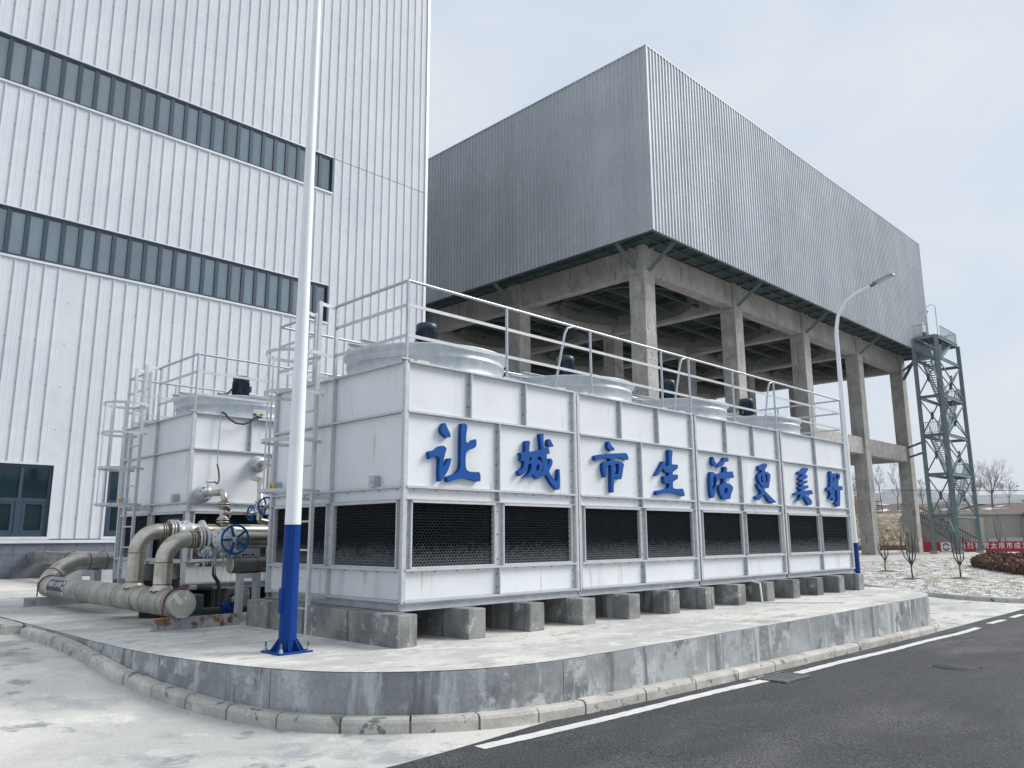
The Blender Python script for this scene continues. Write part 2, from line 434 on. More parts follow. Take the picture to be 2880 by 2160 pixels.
def marking(x0, x1, y0, y1, w=.125):
    n = max(2, int((x1-x0)/.09)); b = MB(); rj = random.Random(int(x0*100)); E_ = []
    for i in range(n+1):
        a = x0+(x1-x0)*i/n; ya = y0+(y1-y0)*i/n+.012*sin(a*1.7)
        E_.append((a+(rj.uniform(-.02,.02) if i in (0,n) else 0), ya-w/2+rj.uniform(-.007,.007), ya+w/2+rj.uniform(-.007,.007)))
    for p, q in zip(E_, E_[1:]):
        b.quad((p[0],p[1],g(p[0],p[1])+.009),(q[0],q[1],g(q[0],q[1])+.009),(q[0],q[2],g(q[0],q[2])+.009),(p[0],p[2],g(p[0],p[2])+.009))
    o = b.build("road_marking", M['paint']); tag(o, kind="structure")
marking(4.80, 9.64, 5.17, 5.15, .14)
marking(10.5, 18.8, 5.13, 5.17, .14)
for k in range(8): marking(19.8+k*1.72, 20.85+k*1.72, 5.22, 5.22, .14)

# ------------------------------------------------------------------ platform
def catmull(P, step):
    out = []
    for i in range(len(P)-1):
        p0 = Vector(P[max(i-1,0)]); p1 = Vector(P[i]); p2 = Vector(P[i+1]); p3 = Vector(P[min(i+2,len(P)-1)])
        n = max(2, int((p2-p1).length/step))
        for k in range(n):
            t = k/n
            out.append(.5*((2*p1)+(-p0+p2)*t+(2*p0-5*p1+4*p2-p3)*t*t+(-p0+3*p1-3*p2+p3)*t**3))
    out.append(Vector(P[-1])); return out
EDGE = [(3.52,29.0),(3.52,20.0),(3.52,15.5),(3.52,13.3),(3.51,11.0),(3.53,9.8),(3.60,8.95),(3.73,8.2),(3.92,7.45),(4.20,6.79),(4.62,6.28),(5.19,5.87),(5.9,5.64),(7.0,5.56),
        (9.8,5.56),(12,5.58),(14.5,5.63),(17.0,5.68),(17.7,5.76),(18.35,5.95),(19.0,6.32),(19.5,6.85),(19.85,7.5),(20.0,8.4),(20.0,11.0),(20.0,29.0)]
EP = catmull(EDGE, .16)
plat = structure("platform")
b = MB(); b.add([(p.x, p.y, PZ) for p in EP], [tuple(range(len(EP)))])
b.build("slab_top", M['slab'], plat)
def arclen(P):
    L = [0]
    for i in range(1, len(P)): L.append(L[-1]+(P[i]-P[i-1]).length)
    return L
EL = arclen(EP)
def epos(s):
    lo, hi = 0, len(EL)-1
    s = max(0, min(s, EL[-1]))
    while hi-lo > 1:
        m_ = (lo+hi)//2
        if EL[m_] <= s: lo = m_
        else: hi = m_
    t = (s-EL[lo])/max(EL[hi]-EL[lo], 1e-9)
    p = EP[lo].lerp(EP[hi], t); d = (EP[hi]-EP[lo]).normalized()
    return p, Vector((d.y, -d.x)) * -1     # outward: path runs with the platform on its left
def outward(s):
    p, _ = epos(s)
    a, _ = epos(s-.12); c, _ = epos(s+.12)
    d = (c-a).normalized()
    return p, Vector((-d.y, d.x)) * -1
# path goes from the back left, along the front, to the back right: platform lies on its left (counter-clockwise) side
def strip(s0, s1, prof, name, m, parent, n=None, zf=None):
    """extrude profile [(out, z)] along the edge between arclengths"""
    n = n or max(2, int((s1-s0)/.16)); b = MB(); k = len(prof)
    vs = []
    for i in range(n+1):
        p, nn = outward(s0+(s1-s0)*i/n)
        for (o_, z_) in prof:
            q = p + nn*o_
            vs.append((q.x, q.y, z_ if zf is None else zf(q.x, q.y)+z_))
    fs = []
    for i in range(n):
        for j in range(k-1):
            fs.append((i*k+j, (i+1)*k+j, (i+1)*k+j+1, i*k+j+1))
    b.add(vs, fs)
    b.add(vs[:k], [tuple(range(k))]); b.add(vs[-k:], [tuple(range(k-1,-1,-1))])
    return b.build(name, m, parent)
s_start = next(EL[i] for i, p in enumerate(EP) if p.y <= 13.32)
s_end = EL[-1]
s = s_start
while s < s_end - .5:
    e_ = min(s+3.05, s_end)
    strip(s+.004, e_-.004, [(-.25,PZ-.012),(-.012,PZ-.004),(0,PZ-.012),(0.004,-.35),(-.25,-.35)], "wall_segment", M['wall'], plat)
    s = e_
s = 0
while s < s_start - .2:
    e_ = min(s+3.05, s_start)
    strip(s+.004, e_-.004, [(-.25,PZ-.006),(-.010,PZ-.004),(0,PZ-.012),(0,-.1),(-.25,-.1)], "wall_segment", M['wall'], plat)
    s = e_
strip(0, s_end, [(-.3,PZ-.03),(-.02,PZ-.03),(-.02,-.4)], "wall_core", M['kerbjoint'], plat, n=300)

# kerb of separate stones round the foot of the wall
kerb = structure("kerb")
s = s_start-.05; rnd = random.Random(3)
s_kend = next(EL[i] for i, p in enumerate(EP) if p.x > 18.9) + .2
strip(s, s_kend, [(.004,.095),(.135,.095),(.135,-.3)], "kerb_bed", M['kerbjoint'], kerb, n=160, zf=g)
while s < s_kend-.2:
    p, _ = epos(s)
    L = .99 if (p.x > 6.4 or p.y > 10.2) else .60
    if p.x > 17.0: L = .5
    e_ = min(s+L, s_kend)
    h = .128 + rnd.uniform(-.006, .006); o_ = .155 + rnd.uniform(-.006, .006)
    strip(s+.010, e_-.010, [(.006,h-.004),(.012,h),(o_-.045,h),(o_-.018,h-.012),(o_-.003,h-.04),(o_,-.2),(.006,-.2)], "kerb_stone", M['kerb'], kerb, zf=g)
    s = e_
# kerb stones along the pavement further left, flush with the slab edge
y = 13.75
while y < 28:
    b = MB(); z0 = g(3.3, y)
    b.cbox(3.24, y, z0-.2, 3.515, y+.98, PZ-.008, .025)
    b.build("kerb_stone", M['kerb'], kerb); y += 1.0

# ------------------------------------------------------------------ lawn with kerb
def lawn_z(x, y): return -.085 + .10*sstep(27, 42, x)
LK = catmull([(32.0,13.4),(29.4,11.1),(27.8,9.35),(26.9,8.2),(26.45,7.3),(26.3,6.5),(26.45,5.9),(26.9,5.62),(28.0,5.55),(60,5.5)], .25)
lawn = structure("lawn")
top = [(29.5,13.0),(33,17.5),(38,20.2),(52,20.5),(60,20),(75,18.5),(75,5.5)]
b = MB()
poly = [(p.x+.12, p.y+.05) for p in LK if p.x < 59.5] + [(75,5.5),(75,18.5),(60,20),(52,20.5),(38,20.2),(33,17.5)]
# grid clipped to the polygon for relief
def inside(x, y, P):
    c = False; j = len(P)-1
    for i in range(len(P)):
        if (P[i][1] > y) != (P[j][1] > y) and x < (P[j][0]-P[i][0])*(y-P[i][1])/(P[j][1]-P[i][1])+P[i][0]: c = not c
        j = i
    return c
rl = random.Random(11)
b = MB(); cells = {}
def lv(x, y):
    k_ = (round(x,3), round(y,3))
    if k_ not in cells: cells[k_] = len(b.v); b.v.append((x, y, lawn_z(x, y)))
    return cells[k_]
for i in range(100):
    for j in range(30):
        xa, xb, ya, yb = 26+.5*i, 26.5+.5*i, 5.5+.5*j, 6.0+.5*j
        if all(inside(x, y, poly) for x in (xa, xb) for y in (ya, yb)):
            b.f.append((lv(xa,ya),lv(xb,ya),lv(xb,yb),lv(xa,yb))); b.sm.append(True)
        elif any(inside(x, y, poly) for x in (xa, xb) for y in (ya, yb)):
            q = [(x, y) for x, y in ((xa,ya),(xb,ya),(xb,yb),(xa,yb))]
            # clip the border cell by a fine sub-grid
            for a in range(5):
                for c in range(5):
                    x0_, y0_ = xa+.1*a, ya+.1*c
                    if inside(x0_+.05, y0_+.05, poly):
                        b.f.append((lv(x0_,y0_),lv(x0_+.1,y0_),lv(x0_+.1,y0_+.1),lv(x0_,y0_+.1))); b.sm.append(True)
b.build("lawn_soil", M['snowgrass'], lawn)
# snow lumps and straw tufts, uncountable
lum = MB(); tuf = MB(); n = 0
while n < 3800:
    x = 26 + 46*rl.random()**1.5; y = rl.uniform(5.5, 20)
    if not inside(x, y, poly): continue
    n += 1
    z = lawn_z(x, y); r = rl.uniform(.06, .22)*(1+.02*(x-24)); h = rl.uniform(.012, .04); a = rl.random()*6.28
    if n % 3 == 0:
        ring = [(x+r*cos(a+k*1.047)*rl.uniform(.6,1.2), y+r*sin(a+k*1.047)*rl.uniform(.6,1.2), z+.002) for k in range(6)]
        lum.add(ring+[(x, y, z+h)], [(k,(k+1)%6,6) for k in range(6)], True)
    else:
        for k in range(4):
            a = rl.random()*6.28; d = rl.uniform(.02,.09); px, py = x+rl.uniform(-.1,.1), y+rl.uniform(-.1,.1); w = .006
            tuf.add([(px-w,py+w,z),(px+w,py-w,z),(px+d*cos(a),py+d*sin(a),z+rl.uniform(.03,.09))], [(0,1,2)])
o = lum.build("snow_lumps", mk("snow", (.68,.70,.73), (.60,.62,.66), 3, .8)); tag(o, kind="stuff")
o = tuf.build("straw_tufts", M['grass']); tag(o, kind="stuff")
lk = structure("lawn_kerb")
LL = arclen(LK)
def lpos(s):
    for i in range(1, len(LK)):
        if LL[i] >= s:
            t = (s-LL[i-1])/(LL[i]-LL[i-1]); return LK[i-1].lerp(LK[i], t), (LK[i]-LK[i-1]).normalized()
    return LK[-1], (LK[-1]-LK[-2]).normalized()
s = 0
while s < LL[-1]-.9 and s < 32:
    L = .74; vs = []; b = MB(); prof = [(.14,.13),(-.10,.13),(-.125,.105),(-.13,-.2),(.14,-.2)]
    for i in range(4):
        p, d = lpos(s+.014+(L-.028)*i/3); nn = Vector((-d.y, d.x))
        for o_, z_ in prof:
            q = p + nn*o_; vs.append((q.x, q.y, (lawn_z(q.x,q.y)+.012 if z_ > 0.12 else lawn_z(q.x,q.y)-.013 if z_ > 0 else -.45)))
    k = 5; fs = []
    for i in range(3):
        for j in range(4): fs.append((i*k+j, i*k+j+1, (i+1)*k+j+1, (i+1)*k+j))
    b.add(vs, fs); b.add(vs[:k], [tuple(range(k))]); b.add(vs[-k:], [tuple(range(k-1,-1,-1))])
    b.build("kerb_stone", M['kerb'], lk); s += L

# ------------------------------------------------------------------ drain grate and manhole
t = thing("drain_grate", (9.97,5.06,g(9.97,5.06)+.006), "black iron drain grate in the road beside the kerb", "drain grate")
x0,x1,y0,y1 = 9.64,10.32,4.86,5.26; zz = g(9.97,5.06)+.007
b = MB(); b.box(x0,y0,zz,x1,y1,zz+.004); b.build("pit", M['body'], t)
b = MB(); f_=.03
b.box(x0,y0,zz+.004,x1,y0+f_,zz+.022); b.box(x0,y1-f_,zz+.004,x1,y1,zz+.022)
b.box(x0,y0+f_,zz+.004,x0+f_,y1-f_,zz+.022); b.box(x1-f_,y0+f_,zz+.004,x1,y1-f_,zz+.022)
b.build("frame", M['iron'], t)
for i in range(5):
    yy = y0+.045+i*.064
    b = MB(); b.box(x0+f_,yy,zz+.004,x1-f_,yy+.034,zz+.020); b.build("bar", M['iron'], t)
for i in range(3):
    xx = x0+.17+i*.17
    b = MB(); b.box(xx-.012,y0+f_,zz+.004,xx+.012,y1-f_,zz+.017); b.build("cross_bar", M['iron'], t)
b = MB(); b.box(x0-.25, y1+.004, zz-.004, x0+.32, y1+.09, zz+.002); b.build("mortar_collar", M['kerb'], t)
mz = g(12.6,3.81)+.006
t = thing("manhole_cover", (12.6,3.81,mz), "round manhole cover with pale worn rim in the asphalt", "manhole cover")
b = MB(); b.lathe((12.6,3.81,mz),(0,0,1),[(0,.37),(.006,.36),(.006,.31),(.0,.31)],40); b.build("rim", mk("dusty_concrete_rim", (.055,.056,.058), (.19,.185,.16), 1.5, .9, lo=.53, hi=.62), t)
b = MB(); b.lathe((12.6,3.81,mz),(0,0,1),[(.008,.0001),(.008,.30),(.0,.305)],40); b.build("lid", M['asphalt'], t)
# ------------------------------------------------------------------ cooling towers
TX, TY, TW, TD = 5.91, 7.76, 3.27, 3.28          # first cell corner, width and depth
CELLX = [5.91, 9.20, 12.52, 15.86]
Z0, Z1, Z2, Z3, Z4, Z5, Z6 = .925, 1.305, 2.155, 2.305, 3.24, 3.885, .83

def comb_mesh(name, W, H, pz=.036, px=.050, dep=.10):
    """honeycomb: hexagonal cells of thin walls, open to the front (-Y), origin at lower left"""
    b = MB(); t = .0032
    nz = int(H/pz); nx = int(W/px)+1
    for j in range(nz):
        for i in range(nx):
            cx = i*px + (px/2 if j % 2 else 0); cz = .012 + j*pz
            if cx-px/2 > W: continue
            # three walls per cell: vertical right wall, two slanted upper walls
            A = (cx+px/2, cz-pz*.30); B = (cx+px/2, cz+pz*.30); T = (cx, cz+pz*.70); L = (cx-px/2, cz+pz*.30)
            for p, q in ((A,B),(B,T),(T,L)):
                dx, dz = q[0]-p[0], q[1]-p[1]; l_ = hypot(dx,dz); nx_, nz_ = -dz/l_*t/2, dx/l_*t/2
                a = (p[0]-nx_, p[1]-nz_); c = (p[0]+nx_, p[1]+nz_); d = (q[0]+nx_, q[1]+nz_); e = (q[0]-nx_, q[1]-nz_)
                cl = lambda v, hi_: max(0.0, min(hi_, v))
                a, c, d, e = [(cl(v[0],W), cl(v[1],H)) for v in (a,c,d,e)]
                vs = [(a[0],0,a[1]),(c[0],0,c[1]),(d[0],0,d[1]),(e[0],0,e[1]),(a[0],dep,a[1]),(c[0],dep,c[1]),(d[0],dep,d[1]),(e[0],dep,e[1])]
                b.add(vs, [(0,1,2,3),(0,3,7,4),(1,5,6,2)])
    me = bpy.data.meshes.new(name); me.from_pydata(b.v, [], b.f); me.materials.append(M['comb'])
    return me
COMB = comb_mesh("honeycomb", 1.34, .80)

def face_frame(face, W):
    """map (u, out, z) of a face to local coordinates of the cell; out>0 is outside"""
    if face == 'S': return lambda u, o, z: (u, -o, z)
    if face == 'N': return lambda u, o, z: (W-u, TD+o, z)
    if face == 'W': return lambda u, o, z: (-o, TD-u, z)
    return lambda u, o, z: (W+o, u, z)
def fbox(b, fm, u0, u1, o0, o1, z0, z1):
    p = fm(u0,o0,z0); q = fm(u1,o1,z1)
    b.box(min(p[0],q[0]),min(p[1],q[1]),min(p[2],q[2]),max(p[0],q[0]),max(p[1],q[1]),max(p[2],q[2]))

def make_cell(loc, W, tops, faces, label, empty_louvre=(), skip_comb=()):
    root = thing("cooling_tower_cell", loc, label, "cooling tower", "cooling tower cells standing in two rows")
    zz = -PZ
    def part(b, name, m, **k):
        o = b.build(name, m, root, **k); o.location = (0,0,-PZ); return o
    # dark core and roof
    b = MB(); b.box(.16,.16,Z0+.02,W-.16,TD-.16,Z5-.04); part(b, "core", M['body'])
    b = MB(); b.box(.02,.02,Z5-.025,W-.02,TD-.02,Z5-.004); part(b, "roof_deck", M['galv'])
    # base frame of channels
    b = MB()
    for (p, q) in (((.0,.05),(W,.05)),((.0,TD-.05),(W,TD-.05))):
        b.ibeam((p[0],p[1],(Z6+Z0)/2-.001),(q[0],q[1],(Z6+Z0)/2-.001),.10,Z0-Z6-.004,.012)
    for x in (.06, W-.06, W/2):
        b.ibeam((x,.11,(Z6+Z0)/2-.001),(x,TD-.11,(Z6+Z0)/2-.001),.10,Z0-Z6-.004,.012)
    part(b, "base_frame", M['galvdull'])
    b = MB(); b.box(.11,.11,Z0-.02,W-.11,TD-.11,Z0-.004); part(b, "basin_floor", M['body'])
    # corner posts
    for (cx, cy) in ((0,0),(W,0),(0,TD),(W,TD)):
        sx = 1 if cx == 0 else -1; sy = 1 if cy == 0 else -1
        b = MB(); b.box(cx, cy, Z0, cx+sx*.055, cy+sy*.004+sy*.0, Z5) if False else b.box(cx, cy, Z0, cx+sx*.05, cy+sy*.05, Z5)
        part(b, "corner_post", M['flange'])
    bolts = MB()
    for face in faces:
        L = W if face in 'SN' else TD
        fm = face_frame(face, W)
        ntop = tops if face in 'SN' else 2
        rails = MB()
        # horizontal flange lips: (z, height, projection)
        for z, h, pr in ((Z0+.012,.024,.012),(Z1,.026,.010),(Z2,.012,.006),(Z3,.028,.012),(Z4,.026,.008),(Z5-.012,.024,.014)):
            fbox(rails, fm, .05, L-.05, -.045, pr, z-h/2, z+h/2)
        part(rails, "flange", M['flange'])
        def row(n, z0, z1, name):
            e = .052
            us = [e + (L-2*e)*i/n for i in range(n+1)]
            for i in range(n):
                b = MB(); fbox(b, fm, us[i]+.002, us[i+1]-.002, -.075, -.055, z0, z1); part(b, name, M['panel'])
            for i in range(1, n):
                b = MB(); u = us[i]
                fbox(b, fm, u-.008, u+.008, -.053, .006, z0, z1)          # projecting lip of the joint
                fbox(b, fm, u-.048, u-.009, -.053, -.047, z0, z1)
                part(b, "seam_flange", M['flange'])
                k = max(2, int((z1-z0)/.22))
                for q in range(k):
                    zb = z0+(z1-z0)*(q+.5)/k
                    fbox(bolts, fm, u-.036, u-.022, -.047, -.034, zb-.007, zb+.007)
            # edge returns
            for u0, u1 in ((e, e+.012),(L-e-.012, L-e)):
                b = MB(); fbox(b, fm, u0, u1, -.053, -.004, z0, z1); part(b, "edge_flange", M['flange'])
            for q in range(max(2, int((z1-z0)/.22))):
                zb = z0+(z1-z0)*(q+.5)/max(2, int((z1-z0)/.22))
                fbox(bolts, fm, L-e-.045, L-e-.033, -.053, -.042, zb-.006, zb+.006)
        row(2, Z0+.025, Z1-.014, "lower_panel")
        row(2, Z2+.008, Z3-.015, "trim_panel")
        row(2, Z3+.015, Z4-.014, "sign_panel" if face == 'S' else "panel")
        row(ntop, Z4+.014, Z5-.025, "panel")
        # bolts under the horizontal lips
        for z in (Z1-.03, Z3-.035):
            for q in range(9):
                u = .2+(L-.4)*q/8; fbox(bolts, fm, u-.006, u+.006, -.053, -.04, z-.005, z+.005)
        # louvre bays: posts and openings
        posts = [(.052,.145),(L/2-.085,L/2+.085),(L-.145,L-.052)]
        for i, (u0, u1) in enumerate(posts):
            b = MB(); fbox(b, fm, u0, u1, -.075, -.050, Z1+.014, Z2-.007)
            for e0 in (u0, u1-.012):
                fbox(b, fm, e0, e0+.012, -.049, -.006, Z1+.014, Z2-.007)
            part(b, "louvre_post", M['flange'])
            for zb in (Z1+.1, (Z1+Z2)/2, Z2-.12):
                fbox(bolts, fm, (u0+u1)/2-.007, (u0+u1)/2+.007, -.049, -.038, zb-.007, zb+.007)
        for i in range(2):
            u0, u1 = posts[i][1], posts[i+1][0]
            b = MB()                                              # surround of the opening
            fbox(b, fm, u0+.002, u1-.002, -.07, .002, Z2-.040, Z2-.008)
            fbox(b, fm, u0+.002, u1-.002, -.07, -.004, Z1+.014, Z1+.036)
            fbox(b, fm, u0+.001, u0+.014, -.07, -.012, Z1+.037, Z2-.041); fbox(b, fm, u1-.014, u1-.001, -.07, -.012, Z1+.037, Z2-.041)
            part(b, "louvre_frame", M['flange'])
            if (face, i) in empty_louvre: continue
            if (face, i) in skip_comb: continue
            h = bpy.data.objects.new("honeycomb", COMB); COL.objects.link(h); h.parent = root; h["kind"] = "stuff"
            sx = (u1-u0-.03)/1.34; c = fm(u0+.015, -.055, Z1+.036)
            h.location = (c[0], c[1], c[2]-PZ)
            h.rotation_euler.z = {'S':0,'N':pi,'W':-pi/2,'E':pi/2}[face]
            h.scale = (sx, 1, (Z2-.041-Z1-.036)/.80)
    part(bolts, "bolts", M['bolt'], kind="stuff")
    # fan stack, fan and motor
    cx, cy = W/2, TD/2
    b = MB()
    b.lathe((cx,cy,Z5),(0,0,1),[(-.02,1.235),(.02,1.235),(.02,1.20),(.30,1.195),(.31,1.215),(.335,1.215),(.345,1.195),(.40,1.205),(.455,1.255),(.475,1.262),(.49,1.25),(.485,1.235),(.40,1.18),(.0,1.175)],72)
    fs = part(b, "fan_stack", M['galv'])
    b = MB()
    b.ibeam((cx-1.31,cy-.16,Z5+.535),(cx+1.31,cy-.16,Z5+.535),.10,.10,.012); b.ibeam((cx-1.31,cy+.16,Z5+.535),(cx+1.31,cy+.16,Z5+.535),.10,.10,.012)
    o = b.build("motor_beam", M['galv'], fs)
    b = MB(); b.box(cx-.24,cy-.22,Z5+.588,cx+.24,cy+.22,Z5+.64); o = b.build("motor_base", M['motor'], fs)
    b = MB()
    zb = Z5+.64
    b.lathe((cx,cy,zb),(0,0,1),[(0,.001),(0,.20),(.025,.20),(.03,.145),(.33,.145),(.335,.150),(.345,.165),(.42,.165),(.445,.14),(.45,.001)],28)
    for k in range(28):
        a = 2*pi*k/28
        p = Vector((cx+.155*cos(a), cy+.155*sin(a), zb+.05)); b.bar(p, p+Vector((0,0,.27)), .035, .007, (-sin(a),cos(a),0))
    b.box(cx+.12,cy-.05,zb+.14,cx+.215,cy+.06,zb+.26)
    o = b.build("motor", M['motor'], fs)
    b = MB(); b.tube([(cx-.2,cy-.03,zb+.16),(cx-.28,cy-.04,zb+.06),(cx-.4,cy-.1,zb+.01),(cx-.55,cy-.2,zb-.01)], .022, 8); b.build("motor_cable", M['hose'], fs)
    b = MB()
    for k in range(6):
        a = 2*pi*k/6
        d = Vector((cos(a),sin(a),0)); e = Vector((-sin(a),cos(a),0))
        c = Vector((cx,cy,Z5+.25))
        b.add([c+d*.15-e*.07-Vector((0,0,.03)), c+d*.15+e*.07+Vector((0,0,.03)), c+d*1.14+e*.13+Vector((0,0,.02)), c+d*1.14-e*.13-Vector((0,0,.02))], [(0,1,2,3)])
    b.lathe((cx,cy,Z5+.15),(0,0,1),[(0,.001),(0,.16),(.2,.16),(.35,.06),(.36,.001)],20)
    b.build("fan", M['galvdull'], fs)
    # lifting lugs and edge clips on the roof
    b = MB()
    for x in (.3, W-.3):
        b = MB(); b.box(x-.10,.03,Z5-.003,x+.10,.10,Z5+.035); part(b, "edge_clip", M['galvdull'])
    for x in (.12, W-.12):
        b = MB(); b.torus((x,.25,Z5+.02),(1,0,0),.03,.009,14,6); part(b, "lifting_lug", M['galvdull'])
    return root

lab = ["near corner white cooling tower cell, beside the pole, with the first two blue characters",
       "second white cooling tower cell of the front row, with the third and fourth characters",
       "third white cooling tower cell of the front row, behind the fifth and sixth characters",
       "farthest white cooling tower cell of the front row, beside the curved street lamp"]
CELLS = []
for k, x in enumerate(CELLX):
    W = TW if k < 3 else 3.34
    fc = 'SNW' if k == 0 else ('SNE' if k == 3 else 'SN')
    c = make_cell((x, TY, PZ), W, 3 if k < 3 else 2, fc, lab[k])
    CELLS.append(c)
# second row behind: the near cell shows, the next one peeps over
T2X, T2Y = 5.77, 13.65
c = make_cell((T2X, T2Y, PZ), TW, 3, 'SNW', "cooling tower cell of the rear row behind the pipework and gate valves", empty_louvre=(('W',1),))
CELLS.append(c)
c = make_cell((T2X+3.30, T2Y, PZ), TW, 3, 'SNE', "cooling tower cell of the rear row hidden mostly behind the front row")
CELLS.append(c)

# junction boxes and tags on the grey end faces
def small_box(name, loc, sz, m, parent):
    b = MB(); x, y, z = loc; b.cbox(x-sz[0]/2, y-sz[1]/2, z-sz[2]/2, x+sz[0]/2, y+sz[1]/2, z+sz[2]/2, .012)
    return b.build(name, m, parent)
for (cell, yy, x) in ((CELLS[0], 8.36, 5.91), (CELLS[4], 14.17, 5.77)):
    j = small_box("junction_box", (x+.0, yy, 2.39), (.13,.11,.15), M['galvdull'], cell)
    b = MB(); b.cyl((x-.075,yy-.0,2.40),(x-.062,yy,2.40),.026,12); b.build("inspection_plug", M['flange'], j)
    b = MB(); b.cyl((x-.0,yy-.03,2.28),(x,yy-.03,2.32),.014,8); b.cyl((x,yy+.03,2.28),(x,yy+.03,2.32),.014,8); b.build("cable_gland", M['galv'], j)
    b = small_box("tag_box", (x-.0, yy+2.50, 2.42), (.15,.15,.17), M['galvdull'], cell)
    q = MB(); q.box(x-.081, yy+2.415, 2.345, x-.078, yy+2.585, 2.495); q.build("yellow_tag", M['yellow'], cell)
    q = MB(); q.box(x-.084, yy+2.485, 2.40, x-.082, yy+2.515, 2.455); q.build("tag_mark", M['black'], cell)

